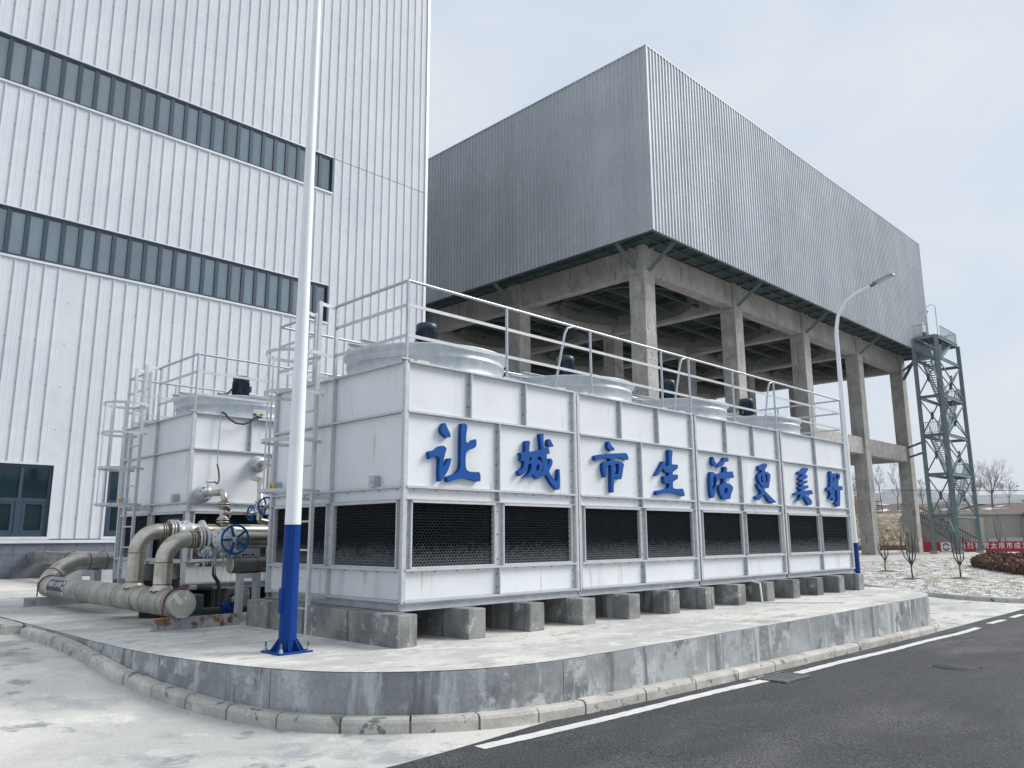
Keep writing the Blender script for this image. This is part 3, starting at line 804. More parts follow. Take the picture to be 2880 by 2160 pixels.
# ------------------------------------------------------------------ slogan characters
SIGN=[
('让',[[(6.492,3.133),(6.518,3.131),(6.552,3.068),(6.595,3.009),(6.609,2.958),(6.554,2.946),(6.494,2.977),(6.453,3.008),(6.449,3.07)],[(6.249,2.752),(6.359,2.771),(6.438,2.831),(6.496,2.841),(6.544,2.803),(6.515,2.741),(6.499,2.678),(6.482,2.61),(6.489,2.574),(6.537,2.607),(6.572,2.683),(6.626,2.692),(6.606,2.617),(6.56,2.513),(6.502,2.443),(6.448,2.381),(6.428,2.395),(6.422,2.472),(6.424,2.584),(6.429,2.662),(6.411,2.692),(6.368,2.697),(6.311,2.679),(6.268,2.652)],[(6.793,3.149),(6.824,3.16),(6.871,3.154),(6.896,3.129),(6.88,3.051),(6.872,2.969),(6.876,2.905),(6.959,2.915),(7.006,2.957),(7.053,2.972),(7.058,2.873),(6.991,2.836),(6.92,2.816),(6.874,2.783),(6.864,2.69),(6.868,2.593),(6.888,2.551),(6.938,2.533),(7.032,2.533),(7.108,2.539),(7.13,2.503),(7.132,2.427),(7.119,2.411),(7.048,2.418),(6.954,2.436),(6.846,2.443),(6.74,2.43),(6.65,2.405),(6.584,2.378),(6.559,2.396),(6.553,2.451),(6.635,2.472),(6.717,2.501),(6.772,2.559),(6.783,2.628),(6.785,2.731),(6.784,2.904),(6.787,3.02)]],[]),
('城',[[(7.995,3.019),(8.054,3.034),(8.09,3.012),(8.073,2.95),(8.065,2.872),(8.156,2.887),(8.245,2.904),(8.319,2.92),(8.32,2.956),(8.306,3.051),(8.295,3.127),(8.304,3.153),(8.37,3.161),(8.373,3.12),(8.362,3.03),(8.372,2.954),(8.48,2.959),(8.489,2.911),(8.501,2.878),(8.44,2.866),(8.431,2.843),(8.439,2.792),(8.451,2.729),(8.475,2.699),(8.49,2.757),(8.5,2.796),(8.521,2.813),(8.566,2.772),(8.542,2.709),(8.493,2.642),(8.483,2.61),(8.538,2.543),(8.595,2.501),(8.642,2.481),(8.668,2.51),(8.674,2.588),(8.686,2.666),(8.711,2.663),(8.716,2.538),(8.704,2.365),(8.649,2.366),(8.555,2.422),(8.49,2.489),(8.453,2.541),(8.422,2.572),(8.378,2.55),(8.322,2.535),(8.294,2.543),(8.275,2.502),(8.22,2.502),(8.166,2.549),(8.143,2.573),(8.115,2.528),(8.057,2.513),(7.95,2.502),(8.003,2.529),(8.067,2.575),(8.103,2.633),(8.117,2.709),(8.05,2.707),(8.031,2.629),(7.977,2.577),(7.897,2.526),(7.871,2.522),(7.845,2.588),(7.907,2.61),(7.96,2.656),(7.973,2.725),(7.943,2.742),(7.899,2.733),(7.917,2.808),(7.882,2.845),(7.945,2.857),(7.993,2.865)],[(8.483,3.088),(8.512,3.091),(8.558,3.032),(8.592,2.986),(8.509,2.977),(8.462,2.993),(8.469,3.051)]],[[(8.082,2.797),(8.115,2.804),(8.114,2.769),(8.074,2.737),(8.064,2.768)],[(8.234,2.81),(8.29,2.827),(8.339,2.773),(8.356,2.698),(8.348,2.622),(8.323,2.589),(8.357,2.723),(8.298,2.77),(8.242,2.767)],[(8.223,2.696),(8.264,2.715),(8.278,2.687),(8.262,2.63),(8.222,2.605),(8.204,2.645)]]),
('市',[[(9.879,3.167),(9.913,3.163),(9.955,3.113),(10.013,3.076),(10.039,3.05),(10.026,3.033),(9.958,3.023),(9.907,3.036),(9.864,3.06),(9.864,3.115)],[(9.535,2.919),(9.671,2.946),(9.787,2.963),(10.054,2.991),(10.336,3.018),(10.366,2.994),(10.395,2.949),(10.4,2.907),(10.323,2.907),(10.262,2.922),(10.171,2.93),(10.096,2.929),(10.028,2.916),(10.018,2.869),(10.108,2.87),(10.198,2.862),(10.276,2.83),(10.255,2.791),(10.237,2.725),(10.218,2.66),(10.187,2.583),(10.109,2.586),(10.05,2.606),(10.006,2.62),(9.995,2.53),(9.983,2.439),(9.984,2.367),(9.924,2.367),(9.927,2.491),(9.93,2.627),(9.938,2.8),(9.882,2.797),(9.829,2.767),(9.817,2.721),(9.821,2.667),(9.808,2.603),(9.778,2.594),(9.744,2.645),(9.726,2.716),(9.729,2.788),(9.737,2.817),(9.811,2.842),(9.914,2.858),(9.916,2.904),(9.813,2.897),(9.697,2.883),(9.625,2.86),(9.567,2.839),(9.54,2.866)]],[[(10.026,2.824),(10.106,2.829),(10.138,2.812),(10.131,2.72),(10.105,2.659),(10.038,2.658),(10.02,2.695)]]),
('生',[[(11.557,3.156),(11.592,3.164),(11.653,3.151),(11.678,3.125),(11.65,3.042),(11.638,2.951),(11.64,2.907),(11.787,2.918),(11.822,2.907),(11.818,2.852),(11.743,2.817),(11.67,2.788),(11.647,2.762),(11.648,2.734),(11.774,2.744),(11.808,2.731),(11.804,2.67),(11.73,2.642),(11.657,2.619),(11.64,2.583),(11.64,2.514),(11.674,2.495),(11.79,2.495),(11.935,2.507),(11.961,2.496),(11.984,2.437),(11.998,2.387),(11.987,2.372),(11.889,2.389),(11.783,2.41),(11.642,2.42),(11.502,2.418),(11.363,2.404),(11.242,2.384),(11.148,2.36),(11.145,2.437),(11.264,2.453),(11.402,2.475),(11.49,2.493),(11.527,2.529),(11.531,2.583),(11.462,2.577),(11.4,2.568),(11.379,2.631),(11.375,2.689),(11.453,2.701),(11.532,2.709),(11.536,2.761),(11.441,2.766),(11.408,2.789),(11.376,2.832),(11.304,2.774),(11.232,2.721),(11.187,2.688),(11.129,2.687),(11.201,2.758),(11.292,2.851),(11.358,2.934),(11.385,2.955),(11.426,2.928),(11.441,2.89),(11.448,2.868),(11.519,2.882),(11.541,2.906),(11.55,3.016),(11.55,3.116)]],[]),
('活',[[(12.989,3.139),(13.03,3.115),(13.062,3.056),(13.119,2.993),(13.122,2.966),(13.052,2.962),(12.973,2.984),(12.965,3.05)],[(13.408,3.147),(13.515,3.156),(13.564,3.122),(13.554,3.08),(13.465,3.068),(13.398,3.05),(13.339,2.992),(13.284,2.969),(13.145,2.943),(13.171,2.996),(13.253,3.041),(13.348,3.081),(13.378,3.117)],[(12.89,2.849),(12.978,2.848),(13.088,2.814),(13.245,2.841),(13.365,2.865),(13.383,2.913),(13.376,2.967),(13.429,2.98),(13.48,2.96),(13.484,2.926),(13.463,2.879),(13.688,2.902),(13.702,2.862),(13.727,2.774),(13.606,2.775),(13.46,2.775),(13.43,2.739),(13.422,2.664),(13.54,2.663),(13.643,2.626),(13.673,2.586),(13.631,2.517),(13.57,2.447),(13.548,2.372),(13.429,2.372),(13.284,2.355),(13.25,2.396),(13.181,2.474),(13.164,2.553),(13.176,2.62),(13.302,2.646),(13.33,2.707),(13.326,2.748),(13.209,2.742),(13.124,2.711),(13.094,2.67),(13.07,2.589),(13.029,2.482),(12.955,2.374),(12.893,2.372),(12.862,2.437),(12.851,2.554),(12.856,2.712)]],[[(13.06,2.791),(13.085,2.736),(13.066,2.642),(13.012,2.56),(12.931,2.505),(12.903,2.556),(12.934,2.663),(12.995,2.772)],[(13.373,2.575),(13.453,2.584),(13.47,2.551),(13.442,2.49),(13.36,2.453),(13.332,2.506)]]),
('更',[[(14.724,3.06),(14.832,3.088),(15.067,3.146),(15.09,3.088),(15.038,3.049),(14.988,3.016),(14.967,2.971),(15.102,2.957),(15.203,2.911),(15.178,2.836),(15.134,2.746),(15.088,2.634),(14.983,2.638),(14.924,2.65),(14.901,2.591),(14.971,2.55),(15.113,2.483),(15.257,2.414),(15.399,2.36),(15.2,2.337),(15.067,2.365),(14.999,2.429),(14.917,2.491),(14.844,2.503),(14.764,2.457),(14.681,2.386),(14.593,2.388),(14.514,2.449),(14.633,2.474),(14.742,2.514),(14.777,2.558),(14.68,2.604),(14.629,2.667),(14.62,2.709),(14.678,2.704),(14.774,2.644),(14.836,2.62),(14.851,2.644),(14.764,2.687),(14.687,2.769),(14.66,2.84),(14.689,2.899),(14.781,2.925),(14.845,2.958),(14.864,2.988),(14.734,2.973)]],[[(14.785,2.846),(14.835,2.885),(14.878,2.865),(14.827,2.819),(14.838,2.791),(14.875,2.778),(14.862,2.748),(14.802,2.746),(14.778,2.788)],[(14.96,2.92),(15.036,2.917),(15.07,2.874),(15.048,2.786),(15.011,2.733),(14.974,2.753),(14.98,2.797),(14.998,2.842),(14.955,2.883)]]),
('美',[[(16.477,3.04),(16.639,3.077),(16.753,3.131),(16.808,3.147),(16.969,3.151),(16.963,3.119),(16.844,3.041),(16.799,2.984),(16.906,2.989),(16.896,2.933),(16.784,2.896),(16.682,2.873),(16.679,2.852),(16.887,2.877),(16.886,2.83),(16.731,2.792),(16.664,2.766),(16.66,2.742),(16.905,2.773),(16.912,2.713),(16.712,2.674),(16.655,2.649),(16.777,2.645),(17.067,2.675),(17.094,2.625),(17.122,2.579),(16.906,2.572),(16.73,2.574),(16.69,2.541),(16.794,2.537),(16.895,2.509),(17.043,2.435),(17.01,2.347),(16.866,2.339),(16.773,2.412),(16.681,2.487),(16.636,2.532),(16.559,2.483),(16.463,2.426),(16.222,2.4),(16.364,2.446),(16.477,2.511),(16.519,2.559),(16.346,2.545),(16.243,2.531),(16.233,2.577),(16.389,2.6),(16.549,2.637),(16.555,2.671),(16.451,2.664),(16.448,2.71),(16.583,2.739),(16.605,2.766),(16.467,2.765),(16.464,2.812),(16.629,2.845),(16.633,2.874),(16.483,2.864),(16.481,2.913),(16.618,2.951),(16.681,3.017),(16.591,2.996),(16.501,2.976),(16.482,3.006)]],[]),
('好',[[(18.087,3.131),(18.148,3.146),(18.203,3.121),(18.185,3.028),(18.249,3.057),(18.335,3.089),(18.461,3.123),(18.602,3.117),(18.645,3.068),(18.611,2.999),(18.519,2.944),(18.497,2.876),(18.508,2.809),(18.707,2.831),(18.737,2.734),(18.563,2.719),(18.561,2.61),(18.511,2.459),(18.489,2.35),(18.369,2.347),(18.261,2.402),(18.209,2.442),(18.327,2.437),(18.38,2.505),(18.391,2.621),(18.383,2.724),(18.276,2.725),(18.241,2.666),(18.248,2.6),(18.257,2.485),(18.149,2.473),(18.071,2.537),(17.988,2.51),(17.951,2.517),(17.959,2.558),(18.046,2.61),(17.997,2.657),(17.969,2.714),(17.867,2.685),(17.86,2.75),(18.013,2.781),(18.066,2.857),(18.084,2.974)]],[[(18.22,3.005),(18.282,3.042),(18.271,2.966),(18.219,2.88),(18.199,2.896)],[(18.398,3.064),(18.527,3.087),(18.547,3.046),(18.444,2.974),(18.364,2.97)],[(18.176,2.776),(18.216,2.781),(18.184,2.697),(18.15,2.725)]]),
]

from mathutils.geometry import tessellate_polygon
def extrude_shape(b, outs, holes, y0, y1):
    for poly in outs:
        mine = [h for h in holes if inside(h[0][0], h[0][1], poly)]
        loops = [poly]+mine
        flat = [p for lp in loops for p in lp]
        tris = tessellate_polygon([[Vector((p[0],p[1],0)) for p in lp] for lp in loops])
        n = len(flat)
        vs = [(p[0], y0, p[1]) for p in flat] + [(p[0], y1, p[1]) for p in flat]
        fs = [tuple(t) for t in tris] + [tuple(i+n for i in t) for t in tris]
        o_ = 0
        for lp in loops:
            m_ = len(lp)
            for i in range(m_): fs.append((o_+i, o_+(i+1)%m_, o_+(i+1)%m_+n, o_+i+n))
            o_ += m_
        b.add(vs, fs)
where = ["on the near corner panel","beside the first cell joint","just past the first cell joint","left of the second cell joint","right of the second cell joint","left of the third cell joint","right of the third cell joint","at the far end of the row"]
for (ch, outs, holes), w in zip(SIGN, where):
    def smooth(poly):
        out = []
        for i in range(len(poly)):
            a, b_, c = poly[i-1], poly[i], poly[(i+1) % len(poly)]
            out += [(b_[0]*.8+a[0]*.2, b_[1]*.8+a[1]*.2), (b_[0]*.8+c[0]*.2, b_[1]*.8+c[1]*.2)]
        return out
    outs = [smooth(p) for p in outs]; holes = [smooth(p) for p in holes]
    k_ = 7.745/7.70
    outs = [[(p[0]*k_, 1.7+(p[1]-1.7)*k_) for p in q] for q in outs]; holes = [[(p[0]*k_, 1.7+(p[1]-1.7)*k_) for p in q] for q in holes]
    b = MB(); extrude_shape(b, outs, holes, 7.745, 7.812)
    o = b.build("sign_character", M['blue'])
    tag(o, "raised blue character %s of the slogan, %s" % (ch, w), "sign", "raised blue slogan characters")

# ------------------------------------------------------------------ concrete sleepers under the towers
names = ["first and longest grey concrete sleeper, at the near corner under the towers"] + \
        ["grey concrete sleeper under the front towers, %s from the near corner" % w for w in
         ("second","third","fourth","fifth","sixth","seventh","eighth","ninth","tenth","eleventh","twelfth")] + ["last grey concrete sleeper at the far end under the towers"]
rs = random.Random(5)
for k in range(13):
    x = 5.62+1.0775*k
    b = MB(); b.cbox(x, 7.44, PZ-.02, x+.29+rs.uniform(-.006,.006), 11.0, .828, .012)
    o = b.build("concrete_sleeper", M['sleeper']); tag(o, names[k], "concrete block", "concrete sleepers under the front towers")
b = MB(); b.cbox(5.86,10.72,.828,6.1,11.03,.925,.01)
for k in range(4):
    x = 5.50+1.0775*k
    b = MB(); b.cbox(x, 13.35, PZ-.02, x+.29, 16.95, .828, .012)
    o = b.build("concrete_sleeper", M['sleeper'])
    tag(o, "grey concrete sleeper under the rear tower, %s from its left end" % ("first","second","third","fourth")[k], "concrete block", "concrete sleepers under the rear towers")
b = MB(); b.tube([(13.96,7.40,PZ),(14.0,7.45,.82),(14.0,7.62,.86)], .018, 8)
b.tube([(13.96,7.40,PZ+.012),(14.3,6.9,PZ+.012),(14.9,6.3,PZ+.012)], .012, 6)
o = b.build("cable_conduit", M['white']); tag(o, "thin white cable conduit hanging down beside a sleeper", "conduit")

# ------------------------------------------------------------------ guard rails
RZ = (4.93, 4.61, 4.21)
def guard_rail(x0, x1, y0, y1, gate, posts_s, stays, label):
    t = thing("guard_rail", (x0, y0, Z5), label, "railing", "galvanised railings on the tower roofs")
    def seg(p, q):
        for z, kind in zip(RZ, 'pff'):
            b = MB()
            if kind == 'p': b.tube([(p[0],p[1],z),(q[0],q[1],z)], .021, 10)
            else: b.bar((p[0],p[1],z),(q[0],q[1],z), .012, .042)
            b.build("rail", M['tube'] if kind == 'p' else M['flange'], t)
    ga, gb = gate
    seg((x0,y0),(x1,y0)); seg((x1,y0),(x1,y1)); seg((x1,y1),(x0,y1)); seg((x0,y1),(x0,gb)); seg((x0,ga),(x0,y0))
    P = [(x, y0) for x in posts_s] + [(x0,ga),(x0,gb),(x0,y1),(x1,y1),(x1,(y0+y1)/2)] + [(x0+(x1-x0)*i/7, y1) for i in range(1,7)]
    for (x, y) in P:
        b = MB()
        b.bar((x,y,Z5-.002),(x,y,RZ[0]-.015), .045, .045, (1,0,0)) if (x,y) in ((x0,ga),(x0,gb)) else b.tube([(x,y,Z5-.002),(x,y,RZ[0])], .021, 8)
        b.build("post", M['tube'], t)
        b = MB(); b.box(x-.09,y-.035,Z5+.002,x+.09,y+.035,Z5+.02); b.build("foot_plate", M['galvdull'], t)
    for x in stays:
        b = MB(); b.tube([(x,y0,RZ[0]-.01),(x-.13,y0,RZ[0]-.05),(x-.2,y0,RZ[0]-.16),(x-.42,y0+.03,Z5)], .019, 8); b.build("stay", M['tube'], t)
    return t
guard_rail(5.935, 19.17, 7.785, 11.01, (9.42, 9.97), [5.935,7.71,9.59,11.56,12.45,14.03,15.76,17.57,19.17], [9.17,12.36,15.71],
           "long galvanised railing round the roofs of the front tower row")
guard_rail(5.795, 12.31, 13.675, 16.90, (15.31, 15.86), [5.795,7.57,9.45,11.42,12.31], [],
           "galvanised railing round the roof of the rear tower row")

# ------------------------------------------------------------------ caged ladders
def caged_ladder(x, ya, yb, zb, zt, xw, ga, gb, label, loc):
    t = thing("caged_ladder", loc, label, "ladder", "caged ladders on the tower end faces")
    for y in (ya, yb):
        b = MB(); b.bar((x,y,zb),(x,y,zt), .05, .05, (1,0,0)); b.build("stile", M['flange'], t)
    z = zb+.32
    while z < 4.2:
        b = MB(); b.box(x-.018, ya+.026, z-.012, x+.018, yb-.026, z+.012); b.build("rung", M['flange'], t); z += .373
    yc = (ya+yb)/2; R = .385; cxx = x-.21
    aa = math.asin((yb-ya)/2/R)
    HZ = (2.30, 2.96, 3.61, 4.16)
    for hz in HZ:
        b = MB(); n = 28; vs = []
        for i in range(n+1):
            a = aa + (2*pi-2*aa)*i/n
            for dr, dz in ((0,-.022),(.006,-.022),(.006,.022),(0,.022)):
                rr = R+dr
                vs.append((cxx+rr*cos(a)*1.02, yc+rr*sin(a)*1.35 if False else yc+rr*sin(a), hz+dz))
        fs = []
        for i in range(n):
            for k in range(4): fs.append((i*4+k, i*4+(k+1)%4, (i+1)*4+(k+1)%4, (i+1)*4+k))
        b.add(vs, fs, False); b.build("hoop", M['flange'], t)
    for a in (pi*.62, pi, pi*1.38):
        p = Vector((cxx+(R-.006)*cos(a), yc+(R-.006)*sin(a), 0))
        b = MB(); b.bar(p+Vector((0,0,HZ[0]-.03)), p+Vector((0,0,HZ[-1]+.03)), .035, .006, (cos(a),sin(a),0)); b.build("cage_strap", M['flange'], t)
    for z in (.93, 2.22, 3.86):
        for y in (ya, yb):
            b = MB(); b.bar((x+.02,y,z),(xw-.002,y,z), .012, .045); b.build("bracket", M['flange'], t)
    for y, gy in ((ya,ga),(yb,gb)):
        b = MB(); b.bar((x+.026,y,zt-.03),(xw,gy,zt-.03), .012, .05); b.build("top_link", M['flange'], t)
    return t
caged_ladder(5.63, 9.37, 9.84, PZ, 4.93, 5.91, 9.42, 9.97, "galvanised caged ladder just behind the blue and white pole", (5.63, 9.6, PZ))
caged_ladder(5.49, 15.26, 15.73, PZ, 4.93, 5.77, 15.31, 15.86, "galvanised caged ladder on the rear tower, left of the pipework", (5.49, 15.5, PZ))
# ------------------------------------------------------------------ pipework between the two tower rows
def arc(c, r, a0, a1, ax, ay, n=12):
    c = Vector(c); ax = Vector(ax); ay = Vector(ay)
    return [c + ax*r*cos(a0+(a1-a0)*i/n) + ay*r*sin(a0+(a1-a0)*i/n) for i in range(n+1)]
def ring(p, axis, r, t, w, m, parent, name="weld_seam"):
    b = MB(); b.lathe(p, axis, [(-w/2,r-.004),(-w/2,r+t),(w/2,r+t),(w/2,r-.004)], 32); return b.build(name, m, parent)
def flange_pair(p, axis, r, R, parent, m, nb=10):
    """two bolted discs with a gap, at p"""
    b = MB(); ax = Vector(axis)
    b.lathe(Vector(p)-ax*.032, axis, [(0,r),(0,R),(.022,R),(.022,r)], 32)
    b.lathe(Vector(p)+ax*.010, axis, [(0,r),(0,R),(.022,R),(.022,r)], 32)
    f_ = b.build("flange", m, parent)
    b = MB(); b.disc_bolts(p, axis, R-.028, nb, .011, .10); o = b.build("flange_bolts", M['bolt'], f_); o["kind"] = "stuff"
    return f_
HX, HZ_, HR = 4.70, .815, .186
P1Y, P1Z, P2Y, P2Z, PR = 11.77, 1.675, 12.83, 1.80, .122
t = thing("header_pipe", (HX, 14, PZ), "fat stainless header pipe on the slab with two risers and a black name plate", "pipe")
path = [(HX,11.03,HZ_),(HX,17.05,HZ_)] + [tuple(v) for v in arc((HX+.62,17.2,HZ_+.02),.62,pi,pi/2,(1,0,0),(0,1,0),8)]
b = MB(); b.tube([(HX,11.03,HZ_),(HX,14,HZ_),(HX,17.1,HZ_)], HR, 32, False); b.build("header", M['pipe'], t)
b = MB(); b.tube([(HX,17.1,HZ_),(HX+.04,17.35,HZ_+.03),(HX+.16,17.6,HZ_+.12),(HX+.30,17.74,HZ_+.22),(HX+.46,17.82,HZ_+.32),(HX+.66,17.85,HZ_+.41),(HX+.85,17.85,HZ_+.42)], HR-.012, 32, False); b.build("elbow", M['stain'], t)
b = MB(); b.tube([(HX+.85,17.85,HZ_+.42),(9.4,17.85,HZ_+.42)], HR-.012, 32); b.build("branch", M['pipe'], t)
b = MB(); b.lathe((HX,11.03,HZ_),(0,-1,0),[(0,HR),(.012,HR-.002),(.02,HR-.02),(.024,.09),(.026,.001)],32,False); b.build("end_cap", mk("mottled_end_plate",(.50,.48,.43),(.36,.35,.33),5,.45,.4,spots=[((.70,.69,.63),4,.56,.04)]), t)
for y in (11.32,11.5,12.15,12.48,13.25,14.9): ring((HX,y,HZ_),(0,1,0),HR,.003,.012,M['weld'],t)
ring((HX+.22,17.67,HZ_+.165),(.62,.6,.5),HR-.012,.006,.03,M['weld'],t); ring((HX+.02,17.2,HZ_+.01),(.1,1,.05),HR-.012,.004,.012,M['weld'],t)
for x in (5.60,7.05,5.62+.3): ring((x,17.85,HZ_+.42),(1,0,0),HR-.012,.004,.025,M['weld'],t)
# risers
for (ry, rz) in ((P1Y,P1Z),(P2Y,P2Z)):
    er = .30
    b = MB(); b.tube([(HX,ry,HZ_+.10),(HX,ry,rz-er-.02)], PR+.004, 12, False, False); b.build("riser", M['stain'], t)
    b = MB(); b.lathe((HX,ry,HZ_+HR-.03),(0,0,1),[(0,PR+.055),(.03,PR+.025),(.06,PR+.004)],28); b.build("saddle_weld", M['stain'], t)
    b = MB(); b.tube([(HX,ry,rz-er-.02)] + arc((HX+er,ry,rz-er),er,pi,pi/2,(1,0,0),(0,0,1),14) + [(HX+er+.06,ry,rz)], PR, 28, False); b.build("elbow", M['stain'], t)
    for zz in (HZ_+HR+.05, rz-er-.02): ring((HX,ry,zz),(0,0,1),PR,.004,.014,M['weld'],t)
    ring((HX+er+.05,ry,rz),(1,0,0),PR,.005,.022,M['weld'],t)
    b = MB(); b.tube([(HX+er+.06,ry,rz),(HX+er+.155,ry,rz)], PR+.004, 28, False); b.build("flange_neck", M['stain'], t)
    ring((HX+er+.085,ry,rz),(1,0,0),PR+.004,.005,.014,M['weld'],t); ring((HX+er+.13,ry,rz),(1,0,0),PR+.006,.007,.03,M['weld'],t)
    flange_pair((HX+er+.19,ry,rz),(1,0,0),PR-.01,PR+.065,t,M['stain'],12)
    # outgoing run
    b = MB(); b.tube([(HX+.98,ry,rz),(9.2,ry,rz)], PR, 28); b.build("outgoing_pipe", M['stain'], t)
# name plate wrapped on the header
b = MB(); y0, y1 = 15.62, 16.52
vs = []; n = 8
for i in range(n+1):
    a = radians(128 + 62*i/n); vs += [(HX+(HR+.006)*cos(a), y1, HZ_+(HR+.006)*sin(a)), (HX+(HR+.006)*cos(a), y0, HZ_+(HR+.006)*sin(a))]
b.add(vs, [(2*i,2*i+1,2*i+3,2*i+2) for i in range(n)], True)
plate = b.build("name_plate", mk("black_plate",(.018,.022,.035),(.022,.027,.042),3,.5), t)
b = MB()
for y in (y0-.02, y1+.02):
    for k in range(4):
        a = radians(118+27*k); p = Vector((HX+(HR+.004)*cos(a), y, HZ_+(HR+.004)*sin(a))); d = Vector((cos(a),0,sin(a)))
        b.bar(p, p+d*.02, .05, .03, (0,1,0))
b.build("plate_clip", M['white'], plate)

def text_mesh(name, txt, size, m, parent, mat4, ext=.001, wscale=1.0):
    cu = bpy.data.curves.new(name+"_curve", 'FONT'); cu.body = txt; cu.size = size; cu.extrude = ext
    cu.align_x = 'CENTER'; cu.align_y = 'CENTER'; cu.resolution_u = 2
    tmp = bpy.data.objects.new(name+"_tmp", cu); COL.objects.link(tmp)
    bpy.context.view_layer.update()
    dg = bpy.context.evaluated_depsgraph_get()
    me = bpy.data.meshes.new_from_object(tmp.evaluated_get(dg), depsgraph=dg)
    bpy.data.objects.remove(tmp); bpy.data.curves.remove(cu)
    me.name = name
    me.transform(mat4 @ Matrix.Diagonal((wscale,1,1,1)))
    me.materials.clear(); me.materials.append(m)
    o = bpy.data.objects.new(name, me); COL.objects.link(o)
    if parent is not None:
        o.parent = parent
        if parent.parent is None: o.location = -parent.location
    return o
a = radians(157)
nrm = Vector((cos(a),0,sin(a))); right = Vector((0,-1,0)); up = nrm.cross(right)
mt = Matrix(((right.x,up.x,nrm.x,HX+(HR+.012)*cos(a)),(right.y,up.y,nrm.y,(y0+y1)/2),(right.z,up.z,nrm.z,HZ_+(HR+.012)*sin(a)),(0,0,0,1)))
text_mesh("plate_lettering", "外循环上水母管", .112, M['white'], plate, mt, .001)
# red straps
def strap(c, axis, r, parent):
    b = MB(); c = Vector(c)
    side = Vector((0,0,1)).cross(Vector(axis)).normalized()
    pts = [c-side*r-Vector((0,0,r-.02))] + arc(c, r, pi, 0, side, (0,0,1), 18) + [c+side*r-Vector((0,0,r-.02))]
    b.tube(pts, .011, 8); return b.build("red_strap", M['red'], parent)
strap((HX,11.19,HZ_),(0,1,0),HR+.012,t); strap((HX,17.02,HZ_),(0,1,0),HR+.012,t)

# steel channel supports
b = MB(); y = 11.2
b.box(4.36,y-.05,PZ,5.61,y-.043,PZ+.155); b.box(4.36,y-.0425,PZ+.148,5.61,y+.05,PZ+.155); b.box(4.36,y-.0425,PZ,5.61,y+.05,PZ+.007)
o = b.build("channel_support", M['rust']); tag(o, "rust streaked steel channel under the near end of the header pipe", "steel support")
b = MB(); y = 17.0
b.box(4.28,y-.05,PZ,5.5,y-.043,PZ+.155); b.box(4.28,y-.0425,PZ+.148,5.5,y+.05,PZ+.155); b.box(4.28,y-.0425,PZ,5.5,y+.05,PZ+.007)
o = b.build("channel_support", M['galvdull']); tag(o, "plain grey steel channel under the far end of the header pipe by its name plate", "steel support")
for x, zt_ in ((5.77,HZ_+.24),(6.97,HZ_+.24)):
    b = MB(); b.box(x-.07,17.75,PZ,x+.07,17.95,zt_); b.build("pipe_leg", M['galvdull'], t)

# gate valves
def handwheel(c, axis, R, parent, m, spokes=5, rr=.014):
    b = MB(); c = Vector(c); ax = Vector(axis).normalized()
    b.torus(c, ax, R, rr*(R/.205)**.5*1.25, 40, 10)
    u = Vector((0,0,1)) if abs(ax.z) < .9 else Vector((1,0,0)); u = (u-ax*u.dot(ax)).normalized(); w = ax.cross(u)
    h = b.build("handwheel", m, parent)
    for k in range(spokes):
        a = 2*pi*k/spokes + .35; d = u*cos(a)+w*sin(a)
        b = MB(); b.bar(c+d*.03-ax*.012, c+d*(R-.004), .036*R/.205, .014, ax); b.build("spoke", m, h)
    b = MB(); b.lathe(c-ax*.03, ax, [(0,.001),(0,.042),(.05,.042),(.055,.03),(.075,.03),(.076,.001)], 8, False); b.build("hub_nut", M['galvdull'], h)
    return h
def gate_valve(c, axis, stem, r, L, sl, R, label, loc, m=None, wheel=None):
    """body along axis, bonnet along stem of length sl, wheel radius R"""
    m = m or M['valve']; wheel = wheel or M['wheelblue']
    t = thing("gate_valve", loc, label, "valve", "gate valves with handwheels")
    c = Vector(c); ax = Vector(axis).normalized(); st = Vector(stem).normalized()
    b = MB()
    b.lathe(c-ax*L/2, ax, [(0,r*.9),(0,r*1.5),(.03,r*1.5),(.03,r*1.05),(L*.28,r*1.0),(L*.40,r*1.15),(L*.5,r*1.2),(L*.6,r*1.15),(L*.72,r*1.0),(L-.03,r*1.05),(L-.03,r*1.5),(L,r*1.5),(L,r*.9)], 32)
    b.build("body", m, t)
    b = MB()
    b.lathe(c, st, [(r*.2,r*1.05),(r*1.35,r*1.05),(r*1.36,r*1.45),(r*1.56,r*1.45),(r*1.57,r*1.38),(r*1.60,r*1.38),(r*1.60,r*1.45),(r*1.80,r*1.45),(r*1.82,r*1.0),(r*2.1,r*.62),(r*2.2,r*.5),(r*2.2,.001)], 28)
    bo = b.build("bonnet", m, t)
    b = MB(); b.disc_bolts(c+st*r*1.58, st, r*1.26, 12, r*.085, r*.62); x = b.build("bonnet_bolts", M['bolt'], bo); x["kind"] = "stuff"
    side = ax
    b = MB()
    for s_ in (-1, 1):
        b.bar(c+st*r*2.0+side*s_*r*.42, c+st*(sl-.06)+side*s_*r*.30, r*.2, r*.3, st.cross(side))
    b.bar(c+st*(sl-.06)-side*r*.42, c+st*(sl-.06)+side*r*.42, r*.35, r*.25, st)
    b.build("yoke", m, t)
    b = MB(); b.tube([c+st*r*1.9, c+st*(sl+.10)], r*.13, 10); b.build("stem", M['weld'], t)
    handwheel(c+st*sl, st, R, t, wheel)
    return t
gate_valve((HX+.785,P1Y,P1Z),(1,0,0),(0,-1,0),PR,.44,.56,.205,"frosted gate valve with the large blue handwheel facing the camera, icicles under it",(5.48,P1Y,PZ))
gate_valve((HX+.785,P2Y,P2Z),(1,0,0),(0,1,0),PR,.44,.50,.20,"gate valve on the rear riser, its blue handwheel half hidden behind the elbow",(5.48,P2Y,PZ))
BX, BY = 6.03, 12.80
